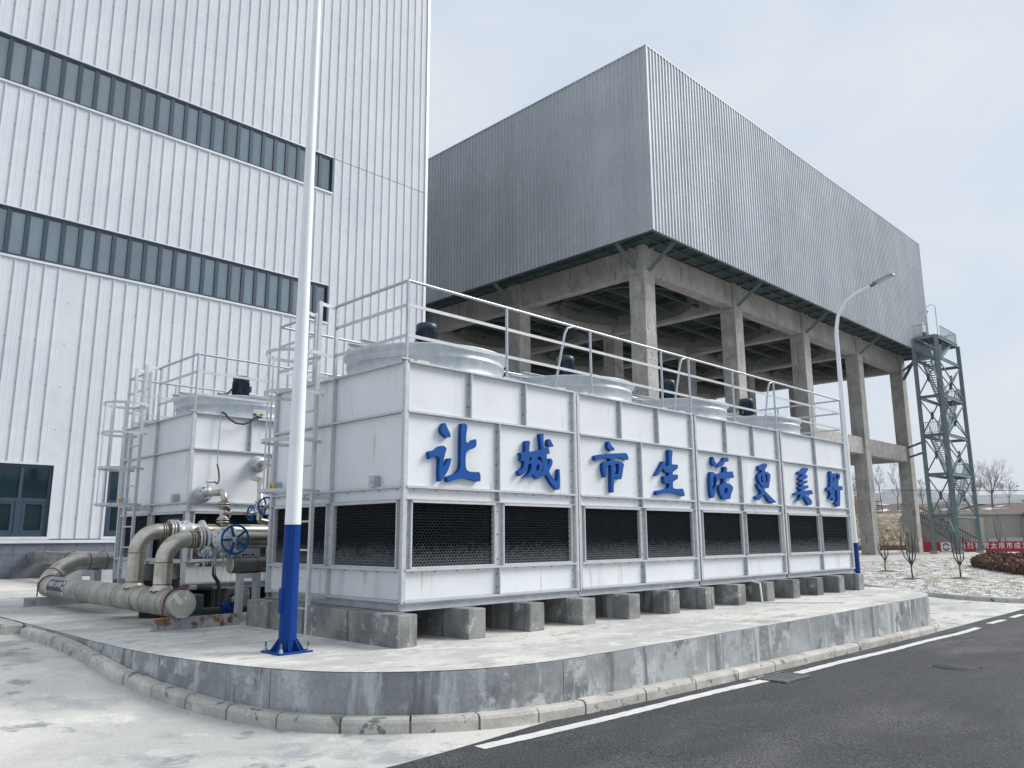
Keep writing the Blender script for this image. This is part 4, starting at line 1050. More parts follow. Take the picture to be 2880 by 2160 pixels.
t = thing("branch_pipe", (BX,BY,PZ), "thin stainless branch pipe rising to the flange on the rear tower", "pipe")
b = MB(); b.tube([(BX,BY,P2Z+.08),(BX,BY,2.0)], .052, 20); b.build("stub", M['stain'], t)
b = MB(); b.tube([(BX,BY,2.24),(BX,BY,2.33)] + arc((BX,BY+.12,2.33),.12,pi,pi/2,(0,1,0),(0,0,1),8) + [(BX,13.42,2.45),(BX,13.60,2.45)], .056, 22); b.build("elbow_run", M['stain'], t)
ring((BX,BY,2.30),(0,0,1),.056,.004,.012,M['weld'],t); ring((BX,BY+.13,2.45),(0,1,0),.056,.004,.012,M['weld'],t)
flange_pair((BX,BY,1.975),(0,0,1),.05,.105,t,M['stain'],8); flange_pair((BX,BY,2.235),(0,0,1),.05,.105,t,M['stain'],8)
b = MB(); b.lathe((BX,13.648,2.45),(0,-1,0),[(0,.155),(.012,.155),(.012,.09),(.075,.085),(.078,.13),(.10,.13),(.104,.13),(.126,.13),(.126,.05)],30); b.build("nozzle_flange", M['galv'], t)
b = MB(); b.disc_bolts((BX,13.55,2.45),(0,1,0),.11,8,.011,.07); o = b.build("flange_bolts", M['bolt'], t); o["kind"] = "stuff"
gate_valve((BX,BY,2.105),(0,0,1),(1,.05,0),.058,.20,.50,.12,"small stainless gate valve on the branch pipe with its blue handwheel edge on",(BX,BY,PZ),M['stain'])
t = thing("upper_branch_pipe", (6.9,13.5,PZ), "stainless nozzle and elbow leaving the rear tower beside the front tower corner", "pipe")
b = MB(); b.lathe((7.03,13.648,3.03),(0,-1,0),[(0,.155),(.012,.155),(.012,.09),(.075,.085),(.078,.13),(.126,.13),(.126,.05)],30); b.build("nozzle_flange", M['galv'], t)
b = MB(); b.tube([(7.03,13.6,3.03),(7.03,13.34,3.03)] + [(7.05,13.22,3.02),(7.12,13.12,2.98),(7.16,13.08,2.9),(7.17,13.06,2.6),(7.17,13.06,1.8)], .06, 20); b.build("elbow_run", M['stain'], t)
gate_valve((6.44,12.35,2.20),(0,0,1),(-.12,-1,0),.058,.20,.30,.142,"gate valve tucked behind the front tower corner, blue handwheel facing the camera",(6.44,12.35,PZ))
b = MB(); b.tube([(6.44,12.35,1.98),(6.44,12.35,2.11)], .05, 14); b.tube([(6.44,12.35,2.29),(6.5,12.5,2.66),(6.62,13.0,2.72)], .05, 14); b.tube([(6.44,12.35,1.98),(6.7,12.35,1.93),(7.6,12.35,1.92)], .05, 14); o = b.build("valve_riser", M['stain']); tag(o, "short stainless riser carrying the valve behind the front tower corner", "pipe")

# capped stub pipe with its welded support
t = thing("capped_stub_pipe", (5.62,11.6,PZ), "dark capped stub pipe pointing left below the big handwheel", "pipe")
b = MB(); b.tube([(5.625,11.6,1.29),(8.6,11.6,1.29)], .118, 28, False); b.build("barrel", mk("dull_dark_stainless",(.20,.195,.185),(.14,.135,.13),3,.42,.6), t)
b = MB(); b.lathe((5.625,11.6,1.29),(-1,0,0),[(0,.118),(.008,.116),(.012,.10),(.014,.001)],28,False); b.build("end_cap", M['stain'], t)
ring((6.02,11.6,1.29),(1,0,0),.118,.004,.012,M['red'],t)
t = thing("pipe_stand", (5.93,11.6,PZ), "pale grey welded steel stand under the capped stub pipe", "pipe support")
for x in (5.79, 6.06):
    b = MB(); b.box(x-.035,11.53,PZ,x+.035,11.67,1.09); b.build("leg", M['flange'], t)
b = MB(); b.box(5.755,11.53,1.092,6.095,11.67,1.17); b.build("cross_beam", M['flange'], t)
t = thing("small_sign_plate", (6.0,11.75,1.4), "small white plate with dark printing standing behind the capped stub pipe", "sign")
b = MB(); b.box(5.84,11.752,1.41,6.17,11.758,1.535); b.build("plate", M['trim'], t)
b = MB(); b.box(5.9,11.70,1.30,5.93,11.75,1.43); b.box(6.08,11.70,1.30,6.11,11.75,1.43); b.build("plate_foot", M['flange'], t)
for k, (w, h) in enumerate(((.05,.03),(.045,.03),(.02,.025),(.035,.035))):
    b = MB(); x = 5.875+.055*k; b.box(x,11.748,1.422,x+w*.8,11.751,1.422+h); b.build("print_mark", M['black'], t)

# drains, drum, low valve
t = thing("drain_pipe", (6.1,13.2,PZ), "dark drain pipe with a white and green end piece dropping beside the rear tower", "pipe")
b = MB(); b.tube([(5.95,13.2,1.26),(6.05,13.2,1.26)] + arc((6.05,13.2,1.20),.06,pi/2,0,(1,0,0),(0,0,1),6) + [(6.12,13.2,1.08),(6.20,13.19,.96),(6.215,13.18,.86),(6.215,13.18,.60)], .032, 14); b.build("run", M['pvc'], t)
b = MB(); b.tube([(5.80,13.2,1.26),(5.95,13.2,1.26)], .024, 12); b.build("tail", M['white'], t)
b = MB(); b.tube([(5.85,13.2,1.26),(5.90,13.2,1.26)], .032, 12); b.build("green_coupling", mk("green_coupling",(.02,.13,.10),None,5,.4), t)
b = MB(); b.tube([(5.97,13.21,1.285),(6.1,13.21,1.285)], .028, 12); b.build("sleeve", M['pvc'], t)
t = thing("lower_drain_pipe", (6.0,13.3,PZ), "lower dark drain pipe with a pale collar near the slab", "pipe")
b = MB(); b.tube([(5.78,13.3,.90),(6.1,13.3,.87)] + arc((6.1,13.3,.80),.07,pi/2,0,(1,0,0),(0,0,1),6) + [(6.18,13.3,.6),(6.18,13.3,.5)], .034, 14); b.build("run", M['pvc'], t)
b = MB(); b.tube([(5.77,13.3,.90),(5.87,13.3,.893)], .042, 14); b.build("collar", M['galvdull'], t)
b = MB(); b.tube([(5.3,12.1,.60),(9.0,12.1,.60)], .055, 16); b.tube([(5.1,12.4,.58),(9,12.4,.58)], .055, 16)
o = b.build("floor_pipe", M['pvc']); tag(o, "pair of dark pipes running low along the slab behind the header end cap", "pipe")
gate_valve((5.86,12.1,.62),(1,0,0),(0,-.75,.55),.06,.20,.26,.085,"small valve with a dark handwheel on the low floor pipes",(5.93,12.1,PZ),M['poleblue'],M['black'])
b = MB(); b.lathe((5.25,13.22,PZ),(0,0,1),[(0,.001),(0,.27),(.02,.285),(.27,.285),(.28,.295),(.30,.295),(.31,.285),(.56,.285),(.57,.295),(.59,.295),(.60,.285),(.80,.28),(.82,.27),(.81,.25),(.80,.001)],32)
o = b.build("black_drum", M['black']); tag(o, "black plastic drum standing behind the two pipe risers", "drum")
b = MB(); b.cbox(5.22,12.05,PZ,5.46,12.32,.86,.02); o = b.build("cable_pit_box", M['tealdark']); tag(o, "dark grey green box on the slab right behind the header end cap", "box")

# icicles below the frosted valve
ri = random.Random(9); b = MB()
for k in range(90):
    x = ri.uniform(5.20,5.74); y = 11.72+ri.uniform(-.13,.10); z = 1.56+ri.uniform(-.06,.03); r = ri.uniform(.018,.045)
    b.lathe((x,y,z),(ri.uniform(-.2,.2),ri.uniform(-.2,.2),-1),[(0,.001),(.01,r*.8),(.035,r),(.07,r*.6),(.085,.001)],7)
for k in range(48):
    x = ri.uniform(5.25,5.85); y = 11.72+ri.uniform(-.13,.08); z = 1.53; L = ri.uniform(.12,.50)*(1.2 if 5.45 < x < 5.65 else .8); r = ri.uniform(.006,.015)
    b.lathe((x,y,z),(0,0,-1),[(0,r),(L*.3,r*.8),(L*.6,r*.55),(L*.85,r*.3),(L,.001)],6)
o = b.build("icicles", M['ice']); tag(o, "cluster of icicles hanging under the frosted gate valve", "icicles")

# hoses on the rear tower
t = thing("black_hose", (6.5,13.6,3.9), "black rubber hose looped along the top edge of the rear tower", "hose")
b = MB(); b.tube([(6.27,13.63,3.92),(6.31,13.58,3.89),(6.40,13.57,3.80),(6.52,13.57,3.74),(6.66,13.57,3.735),(6.80,13.58,3.79),(6.88,13.59,3.87),(6.93,13.6,3.905)], .018, 10); b.build("loop", M['hose'], t)
b = MB(); b.tube([(6.93,13.6,3.905),(7.03,13.6,3.90)], .026, 10); b.build("connector", M['motor'], t)
t = thing("cable_tray", (7.2,13.6,3.9), "short white cable tray with markings on the rear tower edge", "tray")
b = MB(); b.box(6.97,13.59,3.845,7.9,13.645,3.93); b.build("tray", M['trim'], t)
b = MB()
for k in range(4): b.box(7.06+k*.045,13.586,3.875,7.075+k*.045,13.589,3.90)
b.build("tray_mark", M['black'], t)
t = thing("warning_label", (7.2,13.9,4.1), "black and yellow warning label on the rear fan stack", "label")
def stack_patch(name, m, a0, a1, z0, z1, dr, parent):
    cx, cy = T2X+TW/2, T2Y+TD/2; R = 1.2+dr; b = MB(); n = 6; vs = []
    for i in range(n+1):
        a = radians(a0+(a1-a0)*i/n); vs += [(cx+R*cos(a),cy+R*sin(a),z0),(cx+R*cos(a),cy+R*sin(a),z1)]
    b.add(vs, [(2*i,2*i+2,2*i+3,2*i+1) for i in range(n)], True); return b.build(name, m, parent)
stack_patch("label_back", M['trim'], -104, -92, 3.99, 4.13, .004, t)
for a0, a1, m_ in ((-103.5,-101.2,'black'),(-101.2,-99.4,'yellow'),(-97.6,-95.6,'black'),(-95.6,-93.5,'yellow')):
    stack_patch("label_block", M[m_], a0, a1, 4.0, 4.045, .008, t)
t = thing("level_gauge_hose", (6.2,13.6,2.9), "thin conduit and black hose down the face of the rear tower", "hose")
b = MB(); b.tube([(6.25,13.62,3.86),(6.245,13.62,2.98)], .010, 8); b.build("conduit", M['tube'], t)
b = MB(); b.tube([(6.245,13.62,2.98),(6.27,13.60,2.86),(6.285,13.60,2.76),(6.275,13.58,2.68),(6.235,13.55,2.635),(6.18,13.52,2.655),(6.12,13.47,2.665)], .014, 10); b.build("hose", M['hose'], t)
b = MB(); b.tube([(6.03,13.45,2.50),(6.03,13.45,2.62)], .016, 10); b.tube([(6.0,13.47,2.66),(6.13,13.46,2.665)], .026, 12); b.build("tap", M['galv'], t)

# pipes coming out of the building
for x, z, lab_ in ((7.46,1.13,"grey pipe from the building wall, nearer one behind the header bend"),(8.30,1.12,"grey pipe from the building wall, farther right one by the rear tower")):
    t = thing("wall_pipe", (x,24,PZ), lab_, "pipe", "pipes leaving the building wall")
    b = MB(); b.tube([(x,29.1,z),(x,18.1,z)], .19, 28); b.build("barrel", M['pipe'], t)
    b = MB(); b.disc_bolts((x,27.6,z),(0,1,0),.20,16,.016,.05); q = b.build("bolt_ring", M['bolt'], t); q["kind"] = "stuff"
    ring((x,27.6,z),(0,1,0),.19,.012,.03,M['pipe'],t,"collar")
    strap((x,25.2,z),(0,1,0),.20,t)
    for y in (25.2, 20.5):
        b = MB(); b.box(x-.3,y-.05,PZ,x+.3,y+.05,z-.19); b.build("pipe_foot", M['galvdull'], t)
# ------------------------------------------------------------------ street lamps
def street_lamp(x, y, z, label, E=0.0, F=1.37):
    t = thing("street_lamp", (x,y,z), label, "street lamp", "white street lamps with blue feet")
    def rad(h): return .098 - .0066*h if not E else .098 - .0063*h
    def shaft(h0, h1, m, name):
        b = MB(); b.tube([(x,y,z+h0),(x,y,z+h1)], [rad(h0),rad(h1)], 14, True, False); return b.build(name, m, t)
    shaft(.02, F, M['poleblue'], "blue_shaft")
    b = MB()
    z += E
    pts = [(x,y,z-E+F+.002),(x,y,z-E+4),(x,y,z+6.5),(x,y,z+6.8),(x,y-.02,z+7.02),(x,y-.08,z+7.30),(x,y-.35,z+7.68),(x,y-.69,z+7.86),(x,y-1.0,z+7.94)]
    b.tube(pts, [rad(F),rad(4),.053-.006*E,.052-.006*E,.050-.006*E,.048-.006*E,.043,.039,.036], 14, True, True); b.build("white_shaft", M['polewhite'], t)
    b = MB(); b.tube([(x,y-.98,z+7.935),(x,y-1.08,z+7.965)], .045, 12); b.bar((x,y-1.06,z+7.975),(x,y-1.15,z+8.0),.10,.07); b.build("lamp_bracket", M['iron'], t)
    b = MB(); p, q = Vector((x,y-1.14,z+7.98)), Vector((x,y-1.58,z+8.11))
    b.bar(p, q, .19, .04); b.bar(p.lerp(q,.05)+Vector((0,0,.035)), p.lerp(q,.9)+Vector((0,0,.035)), .16, .03); b.build("lamp_head", M['lampgrey'], t)
    b = MB(); d = Vector((0,.28,-.96)).normalized()*-.027
    b.bar(p.lerp(q,.12)+Vector((0,.008,-.027)), p.lerp(q,.94)+Vector((0,.008,-.027)), .15, .008); b.build("lamp_lens", M['lens'], t)
    z -= E
    b = MB(); s_ = .205; b.cbox(x-s_,y-s_,z,x+s_,y+s_,z+.02,.006); b.build("base_plate", M['poleblue'], t)
    for k in range(8):
        a = 2*pi*k/8 + pi/8
        d = Vector((cos(a),sin(a),0)); w = Vector((-sin(a),cos(a),0))*.005; c = Vector((x,y,z))
        r0, r1 = .094, .175
        b = MB()
        A = [c+d*r0+Vector((0,0,.02)), c+d*r1+Vector((0,0,.02)), c+d*r1+Vector((0,0,.035)), c+d*r0+Vector((0,0,.155))]
        b.add([p-w for p in A]+[p+w for p in A], [(0,1,2,3),(7,6,5,4),(0,4,5,1),(1,5,6,2),(2,6,7,3),(3,7,4,0)])
        b.build("gusset", M['poleblue'], t)
    for sx in (-1,1):
        for sy in (-1,1):
            cx, cy = x+sx*.165, y+sy*.165
            b = MB(); b.cyl((cx,cy,z+.02),(cx,cy,z+.115),.011,8); a_ = b.build("anchor_bolt", M['bolt'], t)
            b = MB(); b.lathe((cx,cy,z+.02),(0,0,1),[(0,.024),(.025,.024),(.026,.014),(.045,.014),(.046,.001)],6,False); b.build("anchor_nut", M['galvdull'], a_)
    b = MB(); b.cbox(x-.118,y-.03,z+.42,x-.085,y+.03,z+.68,.006); b.build("hatch_cover", M['poleblue'], t)
    return t
street_lamp(4.645, 8.12, PZ, "near white lamp pole with a deep blue foot bolted to the slab", 2.2)
street_lamp(20.55, 8.28, g(20.55,8.28), "far street lamp with a curved arm rising beyond the end of the tower row", .32, 1.70)

# ------------------------------------------------------------------ tall silver building on the left
BYF, BX0, BX1, BTOP = 29.10, -7.5, 23.20, 33.5
bld = thing("factory_building", (8.0, BYF, PZ), "tall silver ribbed metal building with two dark ribbon windows", "building")
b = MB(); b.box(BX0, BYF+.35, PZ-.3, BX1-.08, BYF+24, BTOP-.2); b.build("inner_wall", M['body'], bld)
PIT = .44; R0 = 7.34 - 40*.44
def rib_sheet(x0, x1, z0, z1, y, name="wall_sheet", m=None, pitch=PIT, r0=R0, rw=.028, rt=.017, dep=.042, parent=None):
    """profiled sheet: flat pans with narrow raised ribs, facing -Y, with a folded lip so that it has thickness"""
    xs = [x0]; k = math.ceil((x0-r0+.04)/pitch)
    prof = [(x0, 0)]
    while r0+k*pitch < x1-.04:
        c = r0+k*pitch
        prof += [(c-rw,0),(c-rt,dep),(c+rt,dep),(c+rw,0)]
        # two shallow stiffening swages in the pan
        for q in (.36, .64):
            s = c+pitch*q
            if s+.012 < x1-.02: prof += [(s-.012,0),(s-.005,.004),(s+.005,.004),(s+.012,0)]
        k += 1
    prof.append((x1, 0))
    b = MB(); n = len(prof)
    vs = [(p[0], y-p[1], z0) for p in prof] + [(p[0], y-p[1], z1) for p in prof]
    vs += [(x0,y+.03,z0),(x1,y+.03,z0),(x0,y+.03,z1),(x1,y+.03,z1)]
    fs = [(i,i+1,n+i+1,n+i) for i in range(n-1)]
    fs += [(0,2*n,2*n+2,n),(n-1,2*n-1,2*n+3,2*n+1)]
    b.add(vs, fs)
    return b.build(name, m or M['cladding'], parent)
BANDS = [(10.86,12.51),(16.86,18.53)]
WX1 = 17.80
GW = [(5.15,7.79,1.76,4.06),(9.50,12.14,1.76,4.06),(13.85,16.49,1.76,4.06)]
def band(xa, xb, z0, z1, holes=()):
    x = xa
    while x < xb-.05:
        xe = min(x+PIT*2, xb)
        cuts = sorted({x, xe} | {h for w in holes for h in w[:2] if x < h < xe})
        for a, c in zip(cuts, cuts[1:]):
            if c-a < .01: continue
            zz = [(z0, z1)]
            for w in holes:
                if a >= w[0]-1e-4 and c <= w[1]+1e-4:
                    zz = [(z0, w[2]), (w[3], z1)]
            for q0, q1 in zz:
                if q1-q0 > .12: rib_sheet(a, c, q0, q1, BYF, parent=bld)
        x = xe
XG = R0 + PIT/2 - 2*PIT*5
band(XG+2*PIT*math.ceil((BX0-XG)/(2*PIT)), WX1, 1.69, BANDS[0][0]-.03, GW)
band(XG+2*PIT*math.ceil((BX0-XG)/(2*PIT)), WX1, BANDS[0][1]+.03, BANDS[1][0]-.03)
band(XG+2*PIT*math.ceil((BX0-XG)/(2*PIT)), WX1, BANDS[1][1]+.03, BTOP)
band(WX1, BX1-.10, 1.69, 18.52)
band(WX1, BX1-.10, 18.545, BTOP)
b = MB(); b.bar((BX1-.05,BYF-.015,1.69),(BX1-.05,BYF-.015,BTOP),.14,.09,(0,1,0)); b.build("corner_flashing", M['trim'], bld)
b = MB(); b.bar((BX1+.0,BYF+.20,1.69),(BX1,BYF+.20,BTOP),.05,.38,(0,1,0)); b.build("corner_flashing", M['trim'], bld)
# screws in rows
b = MB()
for row in range(22):
    zz = 2.35+row*1.45
    for k in range(70):
        c = R0+k*PIT
        if not (BX0 < c < BX1-.15): continue
        if c < WX1+.05 and any(z0-.12 < zz < z1+.12 for z0, z1 in BANDS): continue
        if any(w[0]-.1 < c-.07 < w[1]+.1 and w[2]-.1 < zz < w[3]+.1 for w in GW): continue
        b.box(c-.075,BYF-.014,zz-.011,c-.053,BYF-.0005,zz+.011)
o = b.build("screws", M['screw'], bld); o["kind"] = "stuff"
# ribbon windows
for z0, z1 in BANDS:
    b = MB(); b.box(BX0, BYF+.10, z0, WX1-.03, BYF+.34, z1); rb = b.build("ribbon_window", M['frame'], bld)
    b = MB(); b.box(BX0, BYF-.075, z0-.075, WX1+.03, BYF+.10, z0-.004); b.build("sill", M['trim'], rb)
    b = MB(); b.box(BX0, BYF-.045, z1+.002, WX1+.03, BYF+.10, z1+.042); b.build("head_flashing", M['trim'], rb)
    b = MB(); b.box(WX1-.028, BYF-.03, z0, WX1+.028, BYF+.10, z1); b.build("jamb", M['frame'], rb)
    b = MB(); b.box(BX0, BYF+.03, z1-.10, WX1-.03, BYF+.0995, z1); b.box(BX0, BYF+.03, z0, WX1-.03, BYF+.0995, z0+.10); b.build("rail", M['frame'], rb)
    x = WX1-.03-.10; k = 0
    while x-.54 > BX0:
        # mullion and pane, going left from the corner
        a = x-.40
        b = MB(); b.box(a, BYF+.075, z0+.102, x, BYF+.085, z1-.102); b.build("pane", M['glass'], rb)
        b = MB(); b.box(a-.145, BYF+.025, z0+.101, a-.002, BYF+.0995, z1-.101); b.build("mullion", M['frame'], rb)
        x = a-.147; k += 1
# ground floor windows
for (x0, x1, z0, z1) in GW:
    b = MB(); b.box(x0+.05, BYF+.12, z0+.05, x1-.05, BYF+.34, z1-.05); w = b.build("window", M['frame'], bld)
    b = MB()
    b.box(x0-.07, BYF-.05, z0-.09, x1+.07, BYF+.119, z0+.0); b.box(x0-.07, BYF-.05, z1, x1+.07, BYF+.119, z1+.07)
    b.box(x0-.07, BYF-.05, z0+.001, x0, BYF+.119, z1-.001); b.box(x1, BYF-.05, z0+.001, x1+.07, BYF+.119, z1-.001); b.build("surround", M['trim'], w)
    b = MB(); fr = BYF+.03
    b.box(x0+.002,fr,z0+.002,x1-.002,BYF+.119,z0+.12); b.box(x0+.002,fr,z1-.10,x1-.002,BYF+.119,z1-.002)
    b.box(x0+.002,fr,z0+.121,x0+.10,BYF+.119,z1-.101); b.box(x1-.10,fr,z0+.121,x1-.002,BYF+.119,z1-.101)
    zt = z0+1.16
    b.box(x0+.101,fr,zt-.06,x1-.101,BYF+.119,zt+.06)
    n = 3; cw = (x1-x0)/n
    for k in range(1, n):
        xm = x0+cw*k
        b.box(xm-.05,fr,zt+.061,xm+.05,BYF+.119,z1-.101); b.box(xm-.09,fr,z0+.121,xm+.09,BYF+.119,zt-.061)
    b.build("frame", M['frame'], w)
    for k in range(n):
        xa, xb = x0+cw*k, x0+cw*(k+1)
        b = MB(); b.box(xa+.06,BYF+.075,zt+.061,xb-.06,BYF+.082,z1-.101); b.build("pane", M['glassdark'], w)
        b = MB(); b.box(xa+.20,BYF+.085,z0+.20,xb-.20,BYF+.092,zt-.13); b.build("pane", M['glassdark'], w)
        b = MB(); c = (xa+.10,xb-.10,z0+.122,zt-.062); f_ = .10; y0, y1 = BYF+.045, BYF+.1185
        b.box(c[0],y0,c[2],c[1],y1,c[2]+f_*.8); b.box(c[0],y0,c[3]-f_*.7,c[1],y1,c[3]); b.box(c[0],y0,c[2]+f_*.8+.001,c[0]+f_,y1,c[3]-f_*.7-.001); b.box(c[1]-f_,y0,c[2]+f_*.8+.001,c[1],y1,c[3]-f_*.7-.001)
        b.build("sash", M['frame'], w)
# plinth of grey tiles, with a drip flashing
b = MB(); b.box(BX0, BYF-.09, 1.575, BX1-.1, BYF+.3, 1.66); b.box(BX0, BYF-.11, 1.555, BX1-.1, BYF-.088, 1.61); b.build("drip_flashing", M['trim'], bld)
b = MB(); b.box(BX0, BYF+.03, PZ-.1, BX1-.1, BYF+.34, 1.57); pl = b.build("plinth", M['joint'], bld)
rt = random.Random(2)
for r in range(3):
    z0 = PZ+.365*r; x = BX0+ (r % 2)*.45
    while x < BX1-1:
        b = MB(); d = rt.uniform(0,.006); b.box(x+.004, BYF-.02-d, z0+.004, x+.896, BYF+.029, z0+.361); b.build("plinth_tile", M['tile'], pl); x += .9
# roof edge
b = MB(); b.box(BX0-.1, BYF-.08, BTOP, BX1+.1, BYF+24.1, BTOP+.25); b.build("roof_edge", M['trim'], bld)
# ------------------------------------------------------------------ raised cooling hall on concrete columns
CX0, CY0, CDX, CDY = 38.40, 26.82, 10.82, 10.66
CWX, CWY = 1.10, 1.16
NX, NY = 5, 4
HXA, HXB = 36.0, 83.1
HYA, HYB = 24.42, 62.5
CB, CT = 18.92, 30.58
hall = thing("cooling_hall", (60, 26, 0), "huge silver grey corrugated box raised on rows of bare concrete columns", "building")
# columns in lifts with recessed pour joints
def column_mesh():
    b = MB(); z = -.2; tops = [2.6,5.6,8.6,11.6,14.6,17.55]
    for zt in tops:
        b.cbox(0,0,z,CWX,CWY,zt-.012,.018); z = zt
        if zt < 17: b.box(.012,.012,zt-.012,CWX-.012,CWY-.012,zt)
    b.box(.0,.0,17.552,CWX,CWY,19.34)
    return b
cm = column_mesh().build("column", M['column'], hall); cm.location = (CX0-60, CY0-26, 0)
for i in range(NX):
    for j in range(NY):
        if i == 0 and j == 0: continue
        c = cm.copy(); COL.objects.link(c); c.location = (CX0+CDX*i-60, CY0+CDY*j-26, 0)
# formwork tie holes, little dark dots
b = MB()
for i in range(NX):
    for j in range(2):
        x, y = CX0+CDX*i, CY0+CDY*j
        z = .7
        while z < 17.4:
            for q in (.28, .82):
                b.box(x+q-.03, y-.004, z-.03, x+q+.03, y+.01, z+.03)
                b.box(x-.004, y+q-.03, z-.03, x+.01, y+q+.03, z+.03)
            z += .95
o = b.build("tie_holes", M['body'], hall); o["kind"] = "stuff"
def hbox(name, m, *a):
    b = MB(); b.box(*a); return b.build(name, m, hall)
BZ0, BZ1 = 17.62, 19.34
for j in range(NY):
    y = CY0+CDY*j
    for i in range(NX-1):
        x = CX0+CDX*i
        hbox("beam", M['column'], x+CWX+.002, y+.18, BZ0, x+CDX-.002, y+CWY-.12, BZ1)
for i in range(NX):
    x = CX0+CDX*i
    for j in range(NY-1):
        y = CY0+CDY*j
        hbox("beam", M['column'], x+.18, y+CWY+.002, BZ0, x+CWX-.18, y+CDY-.002, BZ1)
for i in (2, 3):
    for j in (0, 1):
        x, y = CX0+CDX*i, CY0+CDY*j
        hbox("low_beam", M['column'], x+CWX+.002, y+.20, 8.66, x+CDX-.002, y+CWY-.14, 10.12)
for i in (2, 3, 4):
    x, y = CX0+CDX*i, CY0
    hbox("low_beam", M['column'], x+.2, y+CWY+.002, 8.70, x+CWX-.2, y+CDY-.002, 10.08)
hbox("low_beam", M['column'], CX0+CDX*4+CWX+.002, CY0+.3, 8.9, CX0+CDX*4+CWX+.9, CY0+.8, 9.75)
# ceiling and shell
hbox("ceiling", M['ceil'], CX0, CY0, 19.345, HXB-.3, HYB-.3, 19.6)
hbox("roof_shell", M['body'], HXA+.25, HYA+.25, 19.61, HXB-.25, HYB-.25, CT-.15)
# secondary beams, grids and fan rings of every bay
rg_ = MB(); 
bx, by = CDX-CWX, CDY-CWY
gm = MB()
for q in (.18,.39,.61,.82):
    gm.ibeam((0,by*q,18.15),(bx,by*q,18.15),.14,.20,.025); 
for q in (.2,.5,.8):
    gm.bar((bx*q,0,18.32),(bx*q,by,18.32),.10,.12)
gmo = gm.build("support_grid", M['tealdark'], hall); gmo.location = (CX0+CWX-60, CY0+CWY-26, 0)
rm = MB(); c = (bx/2, by/2, 17.74)
rm.lathe(c,(0,0,1),[(0,4.70),(.04,4.73),(.10,4.70),(.30,4.50),(.60,4.40),(1.47,4.36),(1.47,4.30),(.60,4.34),(.28,4.44),(.08,4.64),(.0,4.67)],72,closed=True)
rmo = rm.build("fan_ring", M['frp'], hall); rmo.location = gmo.location
pm = MB()
for qx in range(4):
    for qy in range(4):
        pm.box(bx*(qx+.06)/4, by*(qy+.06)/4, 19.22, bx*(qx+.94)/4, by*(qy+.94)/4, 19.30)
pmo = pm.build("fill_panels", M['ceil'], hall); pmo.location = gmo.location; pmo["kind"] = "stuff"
for i in range(NX-1):
    for j in range(NY-1):
        if i == 0 and j == 0: continue
        for src in (gmo, rmo, pmo):
            c = src.copy(); COL.objects.link(c); c.location = (CX0+CDX*i+CWX-60, CY0+CDY*j+CWY-26, 0)
# cladding of corrugated sheets, three ribs each
def corr_sheet(L, n, z0, z1):
    pr = []; p = L/n
    for k in range(n):
        a = k*p
        pr += [(a,0),(a+p*.66,0),(a+p*.685,.07),(a+p*.90,.07),(a+p*.925,0)]
    pr.append((L,0))
    b = MB(); m_ = len(pr)
    vs = [(q[0], -q[1], z0) for q in pr] + [(q[0], -q[1], z1) for q in pr]
    b.add(vs, [(i,i+1,m_+i+1,m_+i) for i in range(m_-1)])
    vs = [(q[0], -q[1], z0) for q in pr] + [(pr[-1][0], .03, z0),(0,.03,z0)]
    b.add(vs, [tuple(range(len(vs)))])
    vs = [(q[0], -q[1], z1) for q in pr] + [(pr[-1][0], .03, z1),(0,.03,z1)]
    b.add(vs, [tuple(range(len(vs)))])
    return b
LS = (HXB-HXA-.16)/47; LW = (HYB-HYA-.16)/38
sm = corr_sheet(LS, 3, CB, CT).build("cladding_sheet", M['clad2'], hall); sm.location = (HXA+.08-60, HYA-26, 0)
for k in range(1, 47):
    c = sm.copy(); COL.objects.link(c); c.location = (HXA+.08+LS*k-60, HYA-26, 0)
wm = corr_sheet(LW, 3, CB, CT).build("cladding_sheet", M['clad2'], hall)
for k in range(38):
    c = wm if k == 0 else wm.copy()
    if k: COL.objects.link(c)
    c.location = (HXA-60, HYB-.08-LW*k-26, 0); c.rotation_euler.z = -pi/2
    e = c.copy(); COL.objects.link(e); e.location = (HXB-60, HYA+.08+LW*k-26, 0); e.rotation_euler.z = pi/2
for k in range(47):
    e = sm.copy(); COL.objects.link(e); e.location = (HXB-.08-LS*k-60, HYB-26, 0); e.rotation_euler.z = pi
for (x, y) in ((HXA,HYA),(HXB,HYA),(HXA,HYB),(HXB,HYB)):
    sx = 1 if x == HXA else -1; sy = 1 if y == HYA else -1
    b = MB(); b.box(x-sx*.055, y-sy*.055, CB, x+sx*.078, y-sy*.03, CT); b.box(x-sx*.055, y-sy*.029, CB, x-sx*.03, y+sy*.078, CT)
    b.build("corner_trim", M['clad2'], hall)
# capping
b = MB(); b.box(HXA-.07,HYA-.07,CT+.001,HXB+.07,HYA+.25,CT+.07); b.box(HXA-.07,HYA+.251,CT+.001,HXA+.25,HYB+.07,CT+.07)
b.box(HXB-.25,HYA+.251,CT+.001,HXB+.07,HYB+.07,CT+.07); b.box(HXA+.251,HYB-.25,CT+.001,HXB-.251,HYB+.07,CT+.07); b.build("capping", M['clad2'], hall)
